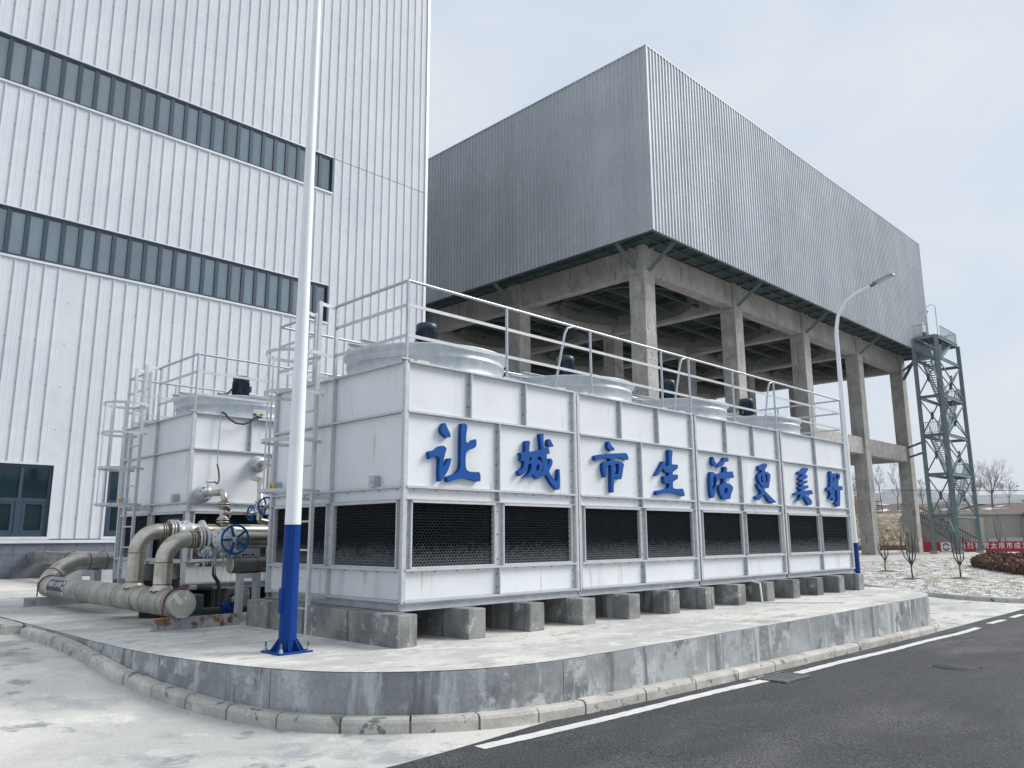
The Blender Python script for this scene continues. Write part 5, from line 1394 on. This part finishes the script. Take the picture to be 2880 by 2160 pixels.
# soffit: edge angle, sheets and joists
hbox("edge_angle", M['tealdark'], HXA+.04, HYA+.04, CB-.06, HXB-.04, HYA+.16, CB+.12)
hbox("edge_angle", M['tealdark'], HXA+.04, HYA+.162, CB-.06, HXA+.16, HYB-.04, CB+.12)
hbox("edge_angle", M['tealdark'], HXB-.16, HYA+.162, CB-.06, HXB-.04, HYB-.04, CB+.12)
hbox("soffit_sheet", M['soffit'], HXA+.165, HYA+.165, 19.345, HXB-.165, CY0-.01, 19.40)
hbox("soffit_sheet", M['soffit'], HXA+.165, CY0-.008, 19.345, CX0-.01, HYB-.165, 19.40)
n = 26
for k in range(n):
    x = HXA+1.2+(HXB-HXA-2.4)*k/(n-1)
    b = MB(); b.ibeam((x,HYA+.17,19.27),(x,CY0-.02,19.27),.16,.13,.02); b.build("joist", M['tealdark'], hall)
n = 21
for k in range(n):
    y = HYA+3.0+(HYB-HYA-5)*k/(n-1)
    b = MB(); b.ibeam((HXA+.17,y,19.27),(CX0-.02,y,19.27),.16,.13,.02); b.build("joist", M['tealdark'], hall)
b = MB(); b.ibeam((HXA+.2,HYA+1.3,19.15),(HXB-.2,HYA+1.3,19.15),.10,.10,.015); b.build("purlin", M['tealdark'], hall)
b = MB(); b.ibeam((HXA+1.3,HYA+1.5,19.15),(HXA+1.3,HYB-.2,19.15),.10,.10,.015); b.build("purlin", M['tealdark'], hall)
for i in range(NX):
    x = CX0+CDX*i+.45
    b = MB(); b.ibeam((x,CY0-.01,17.72),(x,HYA+.45,19.05),.17,.19,.022,(1,0,0)); b.build("brace", M['teal'], hall)
for j in range(NY):
    y = CY0+CDY*j+.62
    b = MB(); b.ibeam((CX0-.01,y,17.88),(HXA+.45,y,19.05),.17,.19,.022,(0,1,0)); b.build("brace", M['teal'], hall)

b = MB(); b.box(40.5, 29.5, -.06, 63.5, 60.5, .006); o = b.build("added_bounce_slab", M['sleeper']); tag(o, kind="structure")  # dark slab added out of view to cut bounce light under the hall
# ------------------------------------------------------------------ steel stair tower
SX0, SX1, SY0, SY1 = 77.75, 84.2, 22.25, 24.25
st = thing("stair_tower", (80, 23, 0), "grey green steel lattice stair tower at the far corner of the raised hall", "stair tower")
LV = [3.26, 7.03, 10.57, 14.15, 17.72, 19.75]
for (x, y) in ((SX0,SY0),(SX0,SY1),(SX1,SY0),(SX1,SY1)):
    b = MB(); b.ibeam((x,y,.02),(x,y,19.75),.30,.30,.03,(1,0,0)); b.build("post", M['teal'], st)
    b = MB(); b.box(x-.32,y-.32,-.05,x+.32,y+.32,.25); b.build("footing", M['column'], st)
for z in LV:
    for (p, q) in (((SX0,SY0+.16),(SX0,SY1-.16)),((SX1,SY0+.16),(SX1,SY1-.16)),((SX0+.16,SY0),(SX1-.16,SY0)),((SX0+.16,SY1),(SX1-.16,SY1))):
        b = MB(); b.ibeam((p[0],p[1],z),(q[0],q[1],z),.16,.26,.022); b.build("beam", M['teal'], st)
zs = [.3]+LV[:5]
def xbrace(p0, p1, z0, z1, kind):
    b = MB(); a = Vector((*p0,z0+.25)); d = Vector((*p1,z1-.25)); e = Vector((*p1,z0+.25)); f_ = Vector((*p0,z1-.25))
    b.bar(a, d, .10, .10); b.bar(e, a.lerp(d,.5)+Vector((0,0,-.04)), .098, .098); b.bar(a.lerp(d,.5)+Vector((0,0,.04)), f_, .098, .098)
    b.build("cross_brace", M['teal'], st)
    m_ = a.lerp(d,.5); hd = (Vector(p1)-Vector(p0)).normalized()
    b = MB(); u = Vector((hd.x,hd.y,0)); nn = Vector((-hd.y,hd.x,0))*.075
    A = [m_-u*.13, m_+Vector((0,0,-.48)), m_+u*.13, m_+Vector((0,0,.48))]
    b.add([q-nn for q in A]+[q+nn for q in A], [(0,1,2,3),(7,6,5,4),(0,4,5,1),(1,5,6,2),(2,6,7,3),(3,7,4,0)])
    b.build("gusset", M['tealdark'], st)
for k in range(1, 5):
    xbrace((SX0,SY0+.1),(SX0,SY1-.1),zs[k],zs[k+1] if k < 5 else 19.7,0)
    xbrace((SX0+.15,SY0),(SX1-.15,SY0),zs[k],zs[k+1],0)
    xbrace((SX1,SY0+.1),(SX1,SY1-.1),zs[k],zs[k+1],0)
# flights alternate between the two ends
def railing(p, q, n, name="balustrade", h=1.05):
    b = MB(); p = Vector(p); q = Vector(q); up = Vector((0,0,1))
    b.bar(p+up*h, q+up*h, .05, .05); b.bar(p+up*.12, q+up*.12, .03, .03)
    for k in range(n+1):
        c = p.lerp(q, k/n); b.bar(c, c+up*(h-.02), .028, .028, (1,0,0))
    return b.build(name, M['teal'], st)
prev = (SX1-1.0, .05)
ends = ['L','R','L','R','L','R']
za = .05
for k, z in enumerate(LV):
    toL = ends[k] == 'L'
    xs, xe = (SX1-1.35, SX0+1.35) if toL else (SX0+1.35, SX1-1.35)
    y0, y1 = (SY0+1.05, SY1-.2) if toL else (SY0+.2, SY0+.98)
    n = 19 if k < 5 else 10
    rise = (z-za)
    for y in (y0, y1):
        b = MB(); b.bar((xs,y,za+.02),(xe,y,z-.02),.05,.24); b.build("stringer", M['teal'], st)
    b = MB()
    for q in range(n):
        f_ = (q+.7)/n; xx = xs+(xe-xs)*f_; zz_ = za+rise*f_
        b.box(xx-.13, y0+.03, zz_-.02, xx+.13, y1-.03, zz_+.015)
    o = b.build("treads", M['tealdark'], st); o["kind"] = "stuff"
    for y in (y0, y1): railing((xs,y,za+.12),(xe,y,z+.12), 14)
    # landing at the arrival end
    lx0, lx1 = (SX0+.12, SX0+1.4) if toL else (SX1-1.4, SX1-.12)
    b = MB(); b.box(lx0, SY0+.14, z+.135, lx1, SY1-.14, z+.175); b.build("landing", M['tealdark'], st)
    xe_ = SX0+.06 if toL else SX1-.06
    if k < 5:
        railing((xe_,SY0+.2,z+.18),(xe_,SY1-.2,z+.18), 12); railing((lx0,SY0+.06,z+.18),(lx1,SY0+.06,z+.18), 8)
    za = z
b = MB(); b.box(SX0+.12, SY0+.14, 19.885, SX1-.12, SY1-.14, 19.93); b.build("top_deck", M['tealdark'], st)
railing((SX0+1.6,SY0+.05,19.93),(SX1-.05,SY0+.05,19.93), 18)
railing((SX1-.02,SY0+.1,19.93),(SX1-.02,SY1-.1,19.93), 12)
railing((SX0,SY0+.6,19.93),(SX0,SY1-.1,19.93), 8)
b = MB(); b.tube([(SX1-.1,SY1-.4,19.93),(SX1-.1,SY1-.4,24.0)]+[tuple(v) for v in arc((SX1-.1,SY1-.0,24.0),.42,pi,0,(0,1,0),(0,0,1),10)], .035, 8)
b.build("gooseneck_pole", M['galvdull'], st)
b = MB(); b.lathe((SX1-.1,SY1+.42,24.0),(0,0,-1),[(0,.06),(.1,.10),(.16,.22),(.19,.22),(.20,.12),(.34,.12),(.36,.001)],14); b.build("gooseneck_lamp", M['lampgrey'], st)
for z in (9.05, 10.0):
    b = MB(); b.bar((CX0+CDX*4-.2,CY0-.02,z),(SX0+.02,SY1+.16,z),.14,.16); b.build("tie_beam", M['tealdark'], st)
b = MB()
b.bar((CX0+CDX*4+.5,CY0-.02,16.9),(SX0+.3,SY1+.16,17.8),.2,.22)
b.build("strut", M['tealdark'], st)
b = MB(); b.box(SX0+2.2,SY1-.5,19.95,SX0+2.75,SY1-.2,20.75); b.build("control_cabinet", M['frame'], st)
# door in the cladding above the top deck
b = MB(); b.box(81.2,HYA-.085,19.95,82.25,HYA-.056,22.1); d_ = b.build("door", M['clad2'], hall)
b = MB(); b.box(82.12,HYA-.12,20.9,82.17,HYA-.086,21.1); b.build("handle", M['black'], d_)
# ------------------------------------------------------------------ background
# embankment and plateau: one terrain sheet
def bank_z(s, d):
    return 4.25*sstep(0, 11.5, d) + .35*sstep(11.5, 20, d) + 2.7*sstep(18, 64, d) + 2.6*sstep(60, 140, d) + 3.6*sstep(130, 230, d) - 6*sstep(260, 800, d)
# the foot of the bank runs from (78,46) to (93.2,31.3) then the retaining wall takes over
def lerp2(p, q, t): return (p[0]+(q[0]-p[0])*t, p[1]+(q[1]-p[1])*t)
dirv = Vector((.7084,.7058)); lat = Vector((.7058,-.7084))
def P2(D, l): return (dirv.x*D+lat.x*l, dirv.y*D+lat.y*l)      # D forward, l to the right
rb = random.Random(21)
LS_ = [-200,-120,-60,-25] + frange(-10, 48.5, 1.5) + [49.3]
DS = [0,1,2,3.5,5,7,9,10.5,11.5,13,18,24,30,40,52,64,85,110,140,180,230,300,420,800,1500,2600]
b = MB(); vs = []
for d in DS:
    for l in LS_:
        D = 88.0+d; w = 1+min(max(0,d-12)/60,9)
        p = P2(D, l*w); z = bank_z(l, d) + (rb.uniform(-.12,.12) if 0 < d < 11 else (rb.uniform(-.25,.25) if 14 < d < 200 else 0))
        vs.append((p[0], p[1], z if d > 0 else -.3))
nl = len(LS_)
fs = [(j*nl+i, j*nl+i+1, (j+1)*nl+i+1, (j+1)*nl+i) for j in range(8) for i in range(nl-1)]
b.add(vs, fs, True); o = b.build("embankment", M['bank']); tag(o, kind="structure")
b = MB(); b.add(vs, [(j*nl+i, j*nl+i+1, (j+1)*nl+i+1, (j+1)*nl+i) for j in range(8, len(DS)-1) for i in range(nl-1)], True)
o = b.build("plateau", M['field']); tag(o, kind="structure")
# right-hand plateau behind the retaining wall
b = MB(); vs = []
RL = [49.3] + frange(51, 91, 4) + [120, 180, 260]
RD = [9.4,12.5,16,22,30,40,52,64,85,110,140,180,230,300,420,800,1500,2600]
for d in RD:
    for l in RL:
        w = 1+min(max(0,d-12)/60,9); p = P2(88+d, l*w); vs.append((p[0],p[1],bank_z(l,d)+(rb.uniform(-.3,.3) if d > 14 and d < 200 else 0)))
n_ = len(RL); b.add(vs, [(j*n_+i, j*n_+i+1, (j+1)*n_+i+1, (j+1)*n_+i) for j in range(len(RD)-1) for i in range(n_-1)], True)
o = b.build("plateau", M['field']); tag(o, kind="structure")
# dry grass tufts on the bank
b = MB()
for k in range(5200):
    l = rb.uniform(-8, 44); d = rb.uniform(.2, 13); p = P2(88+d, l); z = bank_z(l, d)-.05
    for q in range(3):
        a = rb.random()*6.28; px, py = p[0]+rb.uniform(-.2,.2), p[1]+rb.uniform(-.2,.2); w = .03
        b.add([(px-w,py+w,z),(px+w,py-w,z),(px+.2*cos(a),py+.2*sin(a),z+rb.uniform(.12,.4))], [(0,1,2)])
o = b.build("bank_grass", M['bankgrass']); tag(o, kind="stuff")
# railing along the top of the bank
t = thing("top_fence", (*P2(100,20), 4.3), "dark brown railing along the top of the grassy bank", "fence")
for k in range(27):
    l = -8+2*k; p = P2(99.8, l); q = P2(99.8, l+2)
    b = MB(); b.box(p[0]-.09,p[1]-.09,4.2,p[0]+.09,p[1]+.09,5.95); b.build("post", M['darkfence'], t)
    for z in (4.75, 5.3, 5.8):
        b = MB(); b.bar((*p,z),(*q,z),.07,.10); b.build("rail", M['darkfence'], t)
b = MB()
for k in range(27): 
    for s_ in range(9):
        p = P2(99.8, -8+2*k+.2*(s_+.5)); b.box(p[0]-.018,p[1]-.018,4.76,p[0]+.018,p[1]+.018,5.76)
o = b.build("pickets", M['darkfence'], t); o["kind"] = "stuff"
b = MB(); p, q = P2(99.6,-8), P2(99.6,46); b.bar((*p,4.32),(*q,4.32),.35,.5); b.build("concrete_footing", M['retwall'], t)
# stepped stair rail going down the bank
t = thing("bank_stair", (*P2(92,48), 0), "concrete stair with a dark picket handrail running down the bank", "stairs")
A, B_ = Vector((*P2(97.5,47.4), 4.3)), Vector((*P2(82.6,46.2), .15))
for s_ in (0, 1):
    off = Vector((lat.x,lat.y,0))*(1.5*s_)
    b = MB(); b.bar(A+off+Vector((0,0,1.1)), B_+off+Vector((0,0,1.1)), .09,.10); b.bar(A+off+Vector((0,0,.25)), B_+off+Vector((0,0,.25)), .07,.07)
    for k in range(30):
        c = (A+off).lerp(B_+off, k/29); b.bar(c, c+Vector((0,0,1.1)), .05,.05,(1,0,0))
    b.build("handrail", M['darkfence'], t)
b = MB()
for k in range(24):
    c = A.lerp(B_, k/24); d = A.lerp(B_, (k+1)/24); w = Vector((lat.x,lat.y,0))*1.5
    b.add([c,c+w,(d.x+w.x,d.y+w.y,c.z),(d.x,d.y,c.z)],[(0,1,2,3)]); b.add([(d.x,d.y,c.z),(d.x+w.x,d.y+w.y,c.z),d+w,d],[(0,1,2,3)])
    b.add([c,(d.x,d.y,c.z),(d.x,d.y,-.3),(c.x,c.y,-.3)],[(0,1,2,3)])
    b.add([c+w,Vector((d.x,d.y,c.z))+w,Vector((d.x,d.y,-.3))+w,Vector((c.x,c.y,-.3))+w],[(0,1,2,3)])
o = b.build("steps", M['retwall'], t); o["kind"] = "stuff"
# retaining wall with pilasters
t = thing("retaining_wall", (*P2(95,58), 0), "long beige concrete retaining wall with slanting pale pilasters", "wall")
def wallbar(l0, l1, D0, th, z0, z1, name, m):
    p, q = P2(D0, l0), P2(D0, l1); b = MB(); b.bar((*p,(z0+z1)/2),(*q,(z0+z1)/2), th, z1-z0); return b.build(name, m, t)
wallbar(49.4, 140, 97.0, .6, -.4, 4.05, "wall", M['retwall']); wallbar(49.4, 140, 96.85, 1.1, 4.052, 4.32, "coping", M['pilaster'])
for l in (51.6, 56.0, 61.4, 66.8, 72.2, 77.6):
    p = P2(96.45, l); b = MB(); b.bar((p[0],p[1],-.3),(p[0]+lat.x*.25,p[1]+lat.y*.25,3.7),.55,.5,(dirv.x,dirv.y,0)); b.build("pilaster", M['pilaster'], t)
for l in (62.5, 79):
    p = P2(95.9, l); b = MB(); b.box(p[0]-.75,p[1]-.75,-.3,p[0]+.75,p[1]+.75,5.5); b.box(p[0]-.95,p[1]-.95,5.502,p[0]+.95,p[1]+.95,5.75); b.build("pier", M['retwall'], t)
# pale green hoarding in front of the wall
t = thing("green_hoarding", (*P2(84,53), 0), "low pale green sheet hoarding with dark scribbled stains in front of the wall", "fence")
for k in range(13):
    l = 47.9+1.9*k; p, q = P2(84.5, l), P2(84.5, l+1.88); top = 1.25+.045*k if k < 11 else 1.75
    b = MB(); b.bar((*p,top/2-.1),(*q,top/2-.1),.06,top+.2); b.build("sheet", M['hoarding'], t)
    b = MB(); b.box(q[0]-.05,q[1]-.05,-.2,q[0]+.05,q[1]+.05,top+.06); b.build("post", M['darkfence'], t)
# red banner on a frame
t = thing("red_banner", (*P2(78.5,50), 0), "long red banner with white Chinese lettering, low behind the foot of the stair tower", "banner")
l0, l1, D0 = 39.9, 58.0, 78.6
p, q = Vector((*P2(D0,l0),0)), Vector((*P2(D0,l1),0))
b = MB(); n = 36; vs = []
for i in range(n+1):
    c = p.lerp(q, i/n); wv = .03*sin(i*1.7); nn = Vector((dirv.x,dirv.y,0))*wv
    sag = .03*sin(i/n*pi*3)
    vs += [c+nn+Vector((0,0,-.05)), c+nn*.6+Vector((0,0,.98-sag))]
b.add(vs, [(2*i,2*i+2,2*i+3,2*i+1) for i in range(n)], True); b.build("cloth", M['banner'], t)
for k in range(7):
    c = p.lerp(q, k/6)+Vector((dirv.x,dirv.y,0))*.12; b = MB(); b.box(c.x-.03,c.y-.03,-.1,c.x+.03,c.y+.03,1.05); b.build("stake", M['galvdull'], t)
rt_ = Vector((lat.x,lat.y,0)); up_ = Vector((0,0,1)); nr_ = rt_.cross(up_)
def bmat(l, z, off=-.08):
    c = P2(D0+off, l); return Matrix(((rt_.x,up_.x,nr_.x,c[0]),(rt_.y,up_.y,nr_.y,c[1]),(rt_.z,up_.z,nr_.z,z),(0,0,0,1)))
for k, ch in enumerate("热烈祝贺太原市成为"):
    text_mesh("banner_character", ch, .66, M['white'], t, bmat(43.75+.765*k, .56), .003)
b = MB(); c = Vector((*P2(D0-.07, 42.15), .50))
b.add([c+rt_*-.5+up_*-.46, c+rt_*.5+up_*-.46, c+rt_*.5+up_*.44, c+rt_*-.5+up_*.44], [(0,1,2,3)]); b.build("emblem_panel", M['white'], t)
c2 = c - Vector((dirv.x,dirv.y,0))*.01
for r0, r1, m_, a0, a1 in ((.22,.36,'red',.3,2.9),(.22,.36,'blue',3.4,5.9)):
    b = MB(); vs = []
    for i in range(13):
        a = a0+(a1-a0)*i/12; vs += [c2+(rt_*cos(a)+up_*sin(a))*r0, c2+(rt_*cos(a)+up_*sin(a))*r1]
    b.add(vs, [(2*i,2*i+1,2*i+3,2*i+2) for i in range(12)]); b.build("emblem_arc", M[m_], t)
# yellow posts
for (D, l, z0, z1, w, lb) in ((98.6,42.55,4.1,5.95,.5,"tall yellow marker post at the top of the bank beside the railing"),(86.2,34.2,-.1,1.55,.35,"yellow marker post at the foot of the bank between the columns")):
    p = P2(D, l); b = MB(); b.cbox(p[0]-w/2,p[1]-w/2,z0,p[0]+w/2,p[1]+w/2,z1,.04); o = b.build("marker_post", M['yellowpost']); tag(o, lb, "post", "yellow marker posts")

# russet hedges
def hedge(c, rx, ry, h, n, seed, label, rot=0):
    t = thing("clipped_hedge", (*c, 0), label, "hedge", "russet winter hedges on the lawn")
    r = random.Random(seed); b = MB(); tw = MB()
    ca, sa = cos(rot), sin(rot)
    for k in range(n):
        while True:
            u, v = r.uniform(-1,1), r.uniform(-1,1)
            e = (abs(u)**3+abs(v)**3)
            if e < 1: break
        hh = h*(1-.45*e**2)*(1+.10*sin(u*9+seed)+.09*sin(v*8+u*5)); w = r.random()**.45
        x0, y0 = u*rx, v*ry; x = c[0]+x0*ca-y0*sa; y = c[1]+x0*sa+y0*ca
        z = hh*w*(1-.05*r.random()); s_ = r.uniform(.035,.075)*1.5
        a = Vector((r.uniform(-1,1),r.uniform(-1,1),r.uniform(-1,1))).normalized(); d = a.orthogonal().normalized(); e_ = a.cross(d)
        p = Vector((x,y,z)); b.add([p-d*s_, p+e_*s_*.6, p+d*s_, p-e_*s_*.6], [(0,1,2,3)])
        if k % 12 == 0: tw.bar((x+r.uniform(-.15,.15),y+r.uniform(-.15,.15),0),(x,y,z+.04),.014,.014)
    o = b.build("leaves", M['hedge'], t); o["kind"] = "stuff"
    o = tw.build("stems", M['twig'], t); o["kind"] = "stuff"
    core = MB(); n_ = 28; rings = []
    for zf_, sc in ((0,.93),(.5,.93),(.78,.80),(.80,.001)):
        rings.append([(zf_, sc)])
    vs = []
    for (zf_, sc) in [q[0] for q in rings]:
        for i in range(n_):
            a = 2*pi*i/n_; u = abs(cos(a))**.67*(1 if cos(a) > 0 else -1)*sc; v = abs(sin(a))**.67*(1 if sin(a) > 0 else -1)*sc
            x0, y0 = u*rx, v*ry; vs.append((c[0]+x0*ca-y0*sa, c[1]+x0*sa+y0*ca, h*zf_*.95))
    core.add(vs, [(j*n_+i, j*n_+(i+1)%n_, (j+1)*n_+(i+1)%n_, (j+1)*n_+i) for j in range(3) for i in range(n_)], True)
    core.build("dense_twigs", M['hedge'], t)
    return t
hedge((44.5,8.6), 8.2, 2.9, .74, 26000, 3, "large rounded russet hedge on the snowy lawn, nearest the drive", radians(26))
hedge((72.0,11.0), 8.0, 1.5, .75, 9000, 5, "second russet hedge farther back on the lawn in front of the red banner", radians(-10))
hedge((92.0,34.0), 9.0, .6, .5, 5000, 8, "low brown hedge along the foot of the bank between the columns", radians(-44))

# trees
def limb(b, p, d, L, r, depth, rnd, spread, up, twigs, minr):
    pts = [p]; rs = [r]; q = p.copy(); dd = d.copy(); n = 4
    for k in range(n):
        dd = (dd + Vector((rnd.uniform(-1,1),rnd.uniform(-1,1),rnd.uniform(-1,1)))*.13 + Vector((0,0,up*.10))).normalized()
        q = q + dd*(L/n); pts.append(q.copy()); rs.append(max(minr, r*(1-.62*(k+1)/n)))
    b.tube(pts, rs, 5 if depth > 1 else 4, False, True)
    if depth <= 0: return
    for k in range(twigs):
        f_ = rnd.uniform(.28, 1.0); i = min(int(f_*n), n-1); c = pts[i].lerp(pts[i+1], f_*n-i)
        a = rnd.uniform(0, 2*pi); ort = dd.orthogonal().normalized(); o2 = dd.cross(ort)
        nd = (dd*cos(spread) + (ort*cos(a)+o2*sin(a))*sin(spread) + Vector((0,0,up*.3))).normalized()
        limb(b, c, nd, L*rnd.uniform(.48,.72), max(minr, rs[i]*.55), depth-1, rnd, spread, up, twigs, minr)
def tree(pos, H, kind, seed, label, group):
    pos = (pos[0], pos[1], bank_z(0, .7084*pos[0]+.7058*pos[1]-88)-.1)
    t = thing("bare_tree", pos, label, "tree", group)
    r = random.Random(seed); P = Vector(pos); minr = .0075
    tr = MB(); cr = MB()
    if kind == 'poplar':
        pts = [P+Vector((r.uniform(-.06,.06)*k, r.uniform(-.06,.06)*k, H*k/8)) for k in range(9)]; R = [max(.012, H*.013*(1-k/8.2)) for k in range(9)]
        tr.tube(pts, R, 7, True)
        for k in range(20):
            f_ = r.uniform(.18,.97); i = min(int(f_*8),7); c = pts[i].lerp(pts[i+1], f_*8-i); a = r.uniform(0,2*pi)
            limb(cr, c, Vector((cos(a)*.55,sin(a)*.55,.8)).normalized(), H*.30*(1.05-f_)+.35, .024*(1.15-f_), 2, r, .40, .5, 3, minr)
    else:
        hb = H*(.28 if kind == 'broad' else .15)
        pts = [P, P+Vector((r.uniform(-.1,.1),r.uniform(-.1,.1),hb*.5)), P+Vector((r.uniform(-.2,.2),r.uniform(-.2,.2),hb))]
        tr.tube(pts, [H*.022,H*.018,H*.015], 8, True)
        nb = 7 if kind == 'broad' else 6
        for k in range(nb):
            a = 2*pi*k/nb+r.uniform(-.3,.3); ti = r.uniform(.35,.85) if k else .1
            limb(cr, pts[-1], Vector((cos(a)*sin(ti),sin(a)*sin(ti),cos(ti))).normalized(), H*r.uniform(.38,.52), H*.0075, 3, r, .55, .35 if kind == 'broad' else -.25, 4, minr)
    tr.build("trunk", M['bark'], t); cr.build("crown", M['bark'], t)
    return t
GT = "bare winter trees beyond the bank"
tree((147.2,36.5,5.9), 7.6, 'broad', 4, "broad bare tree with a round crown standing right of the stair tower on the plateau", GT)
tree((124.1,45.4,5.6), 6.6, 'poplar', 6, "slim bare poplar seen between the last two columns, left one of the pair", GT)
tree((125.9,43.7,5.6), 7.2, 'poplar', 8, "slim bare poplar seen between the last two columns, right one of the pair", GT)
tree((111.2,44.2,4.9), 6.2, 'willow', 12, "bushy bare willow just right of the far tower cell end", GT)
tree((160.5,37.2,6.3), 4.2, 'broad', 15, "small bare tree farther away, right of the round crowned one", GT)
tree((134,35.5,5.8), 7.6, 'poplar', 17, "tall thin bare poplar behind the right posts of the stair tower", GT)
tree((137.5,34.0,5.9), 6.4, 'poplar', 19, "thin bare poplar just right of the stair tower", GT)
tree((128,41.0,5.6), 4.4, 'poplar', 23, "short bare poplar seen through the left side of the stair tower", GT)
tree((148.0,26.2,6.0), 9.5, 'poplar', 25, "bare tree cut by the right edge of the picture", GT)
tree((119,46.5,5.3), 4.8, 'broad', 27, "low bare tree behind the railing between the columns", GT)
tree((170,45.5,6.4), 4.6, 'broad', 29, "distant bare tree low behind the poplars", GT)
tree((156,30.0,6.3), 4.0, 'broad', 31, "distant low bare tree near the right edge of the picture", GT)

def sapling(pos, H, seed, label, lean=(0,0), n=5):
    t = thing("sapling", pos, label, "sapling", "bare saplings on the lawn and beds")
    r = random.Random(seed); P = Vector(pos); b = MB(); c = MB()
    hb = H*.30; top = P+Vector((lean[0]*hb,lean[1]*hb,hb))
    b.tube([P-Vector((0,0,.03)), P.lerp(top,.5)+Vector((r.uniform(-.02,.02),r.uniform(-.02,.02),0)), top], [.034,.028,.024], 7); b.build("trunk", M['twig'], t)
    for k in range(n):
        a = 2*pi*k/n+r.uniform(-.3,.3); o_ = r.uniform(.07,.16)*H; q = top.lerp(P+Vector((0,0,hb*.7)), r.random()*.6)
        e1 = q+Vector((cos(a)*o_*.7,sin(a)*o_*.7,H*.16)); e2 = P+Vector((cos(a)*o_,sin(a)*o_,H*r.uniform(.75,1.0)))
        m_ = e1.lerp(e2,.5)+Vector((r.uniform(-.04,.04),r.uniform(-.04,.04),0))
        c.tube([q,e1,m_,e2],[.026,.022,.017,.009],6)
        for s_ in range(3):
            f_ = r.uniform(.2,.9); s0 = e1.lerp(e2,f_); aa = r.uniform(0,6.28); c.tube([s0, s0+Vector((cos(aa)*.05,sin(aa)*.05,.14*r.uniform(.5,1)))],[.008,.005],5)
    c.build("branches", M['twig'], t)
    m_ = MB(); rr = .46; ring_ = [(P.x+rr*cos(k*.628)*r.uniform(.8,1.15), P.y+rr*sin(k*.628)*r.uniform(.8,1.15), P.z+.004) for k in range(10)]
    m_.add(ring_+[(P.x,P.y,P.z+.07)], [(k,(k+1)%10,10) for k in range(10)], True); m_.build("soil_ring", M['soil'], t)
sapling((39.3,14.47,lawn_z(39.3,14)), 1.72, 1, "bare sapling on the snowy lawn, left one of the three nearest")
sapling((34.0,11.5,lawn_z(34,11)), 2.1, 2, "bare sapling on the snowy lawn, middle one of the three with dark stem", (.05,.06), 6)
sapling((35.4,10.17,lawn_z(35.4,10)), 1.95, 3, "bare thin sapling on the snowy lawn, right one of the three, beside the hedge", (0,0), 4)
sapling((83.8,29.2,0), 3.7, 4, "tall thin bare sapling between the two last columns at the foot of the bank", (0,0), 3)
sapling((82.5,20.2,0), 3.6, 5, "thin bare sapling in front of the retaining wall right of the stair tower", (0,0), 4)
sapling((92.0,16.6,0), 3.9, 6, "thin bare sapling near the right edge in front of the retaining wall", (0,0), 4)
sapling((72.0,30.1,0), 2.0, 7, "bare sapling beside the blue lamp foot at the far end of the towers", (0,0), 4)

# overhead cable, hills, sky haze
b = MB(); b.tube([(*P2(72,-10),6.6),(*P2(72,20),5.75),(*P2(70,37),5.52),(*P2(70,60),5.32),(*P2(70,95),5.25)], .022, 6)
o = b.build("overhead_cable", M['hose']); tag(o, "thin dark overhead cable crossing the sky behind the stair tower", "cable")
for nm, D, hh, sd in (("hills", 2600, 172, 3),("hills", 3300, 222, 9)):
    r = random.Random(sd); b = MB(); nx = 120; ny = 6; vs = []
    for j in range(ny+1):
        for i in range(nx+1):
            l = -4200+8400*i/nx; f_ = j/ny
            hgt = hh*(.80+.13*sin(i*.21+sd)+.09*sin(i*.47+1.3*sd)+.06*sin(i*1.1+sd))
            p = P2(D+f_*900, l*(1+f_*.2)); vs.append((p[0],p[1],10+hgt*sin(f_*pi/2)+r.uniform(-3,3)*(1 if j else 0)))
    b.add(vs, [(j*(nx+1)+i, j*(nx+1)+i+1, (j+1)*(nx+1)+i+1, (j+1)*(nx+1)+i) for j in range(ny) for i in range(nx)], True)
    o = b.build(nm, M['hill']); tag(o, kind="structure")

b = MB(); b.box(-2300, -2300, -2.0, 5600, 5600, 262)
hz = bpy.data.materials.new("haze"); hz.use_nodes = True
hn, hl = hz.node_tree.nodes, hz.node_tree.links; hn.clear()
ho = hn.new("ShaderNodeOutputMaterial"); hv = hn.new("ShaderNodeVolumePrincipled")
hv.inputs["Color"].default_value = (.90,.955,1.0,1); hv.inputs["Density"].default_value = .00017; hv.inputs["Anisotropy"].default_value = .2
hl.new(hv.outputs["Volume"], ho.inputs["Volume"])
o = b.build("haze", hz); tag(o, kind="stuff")
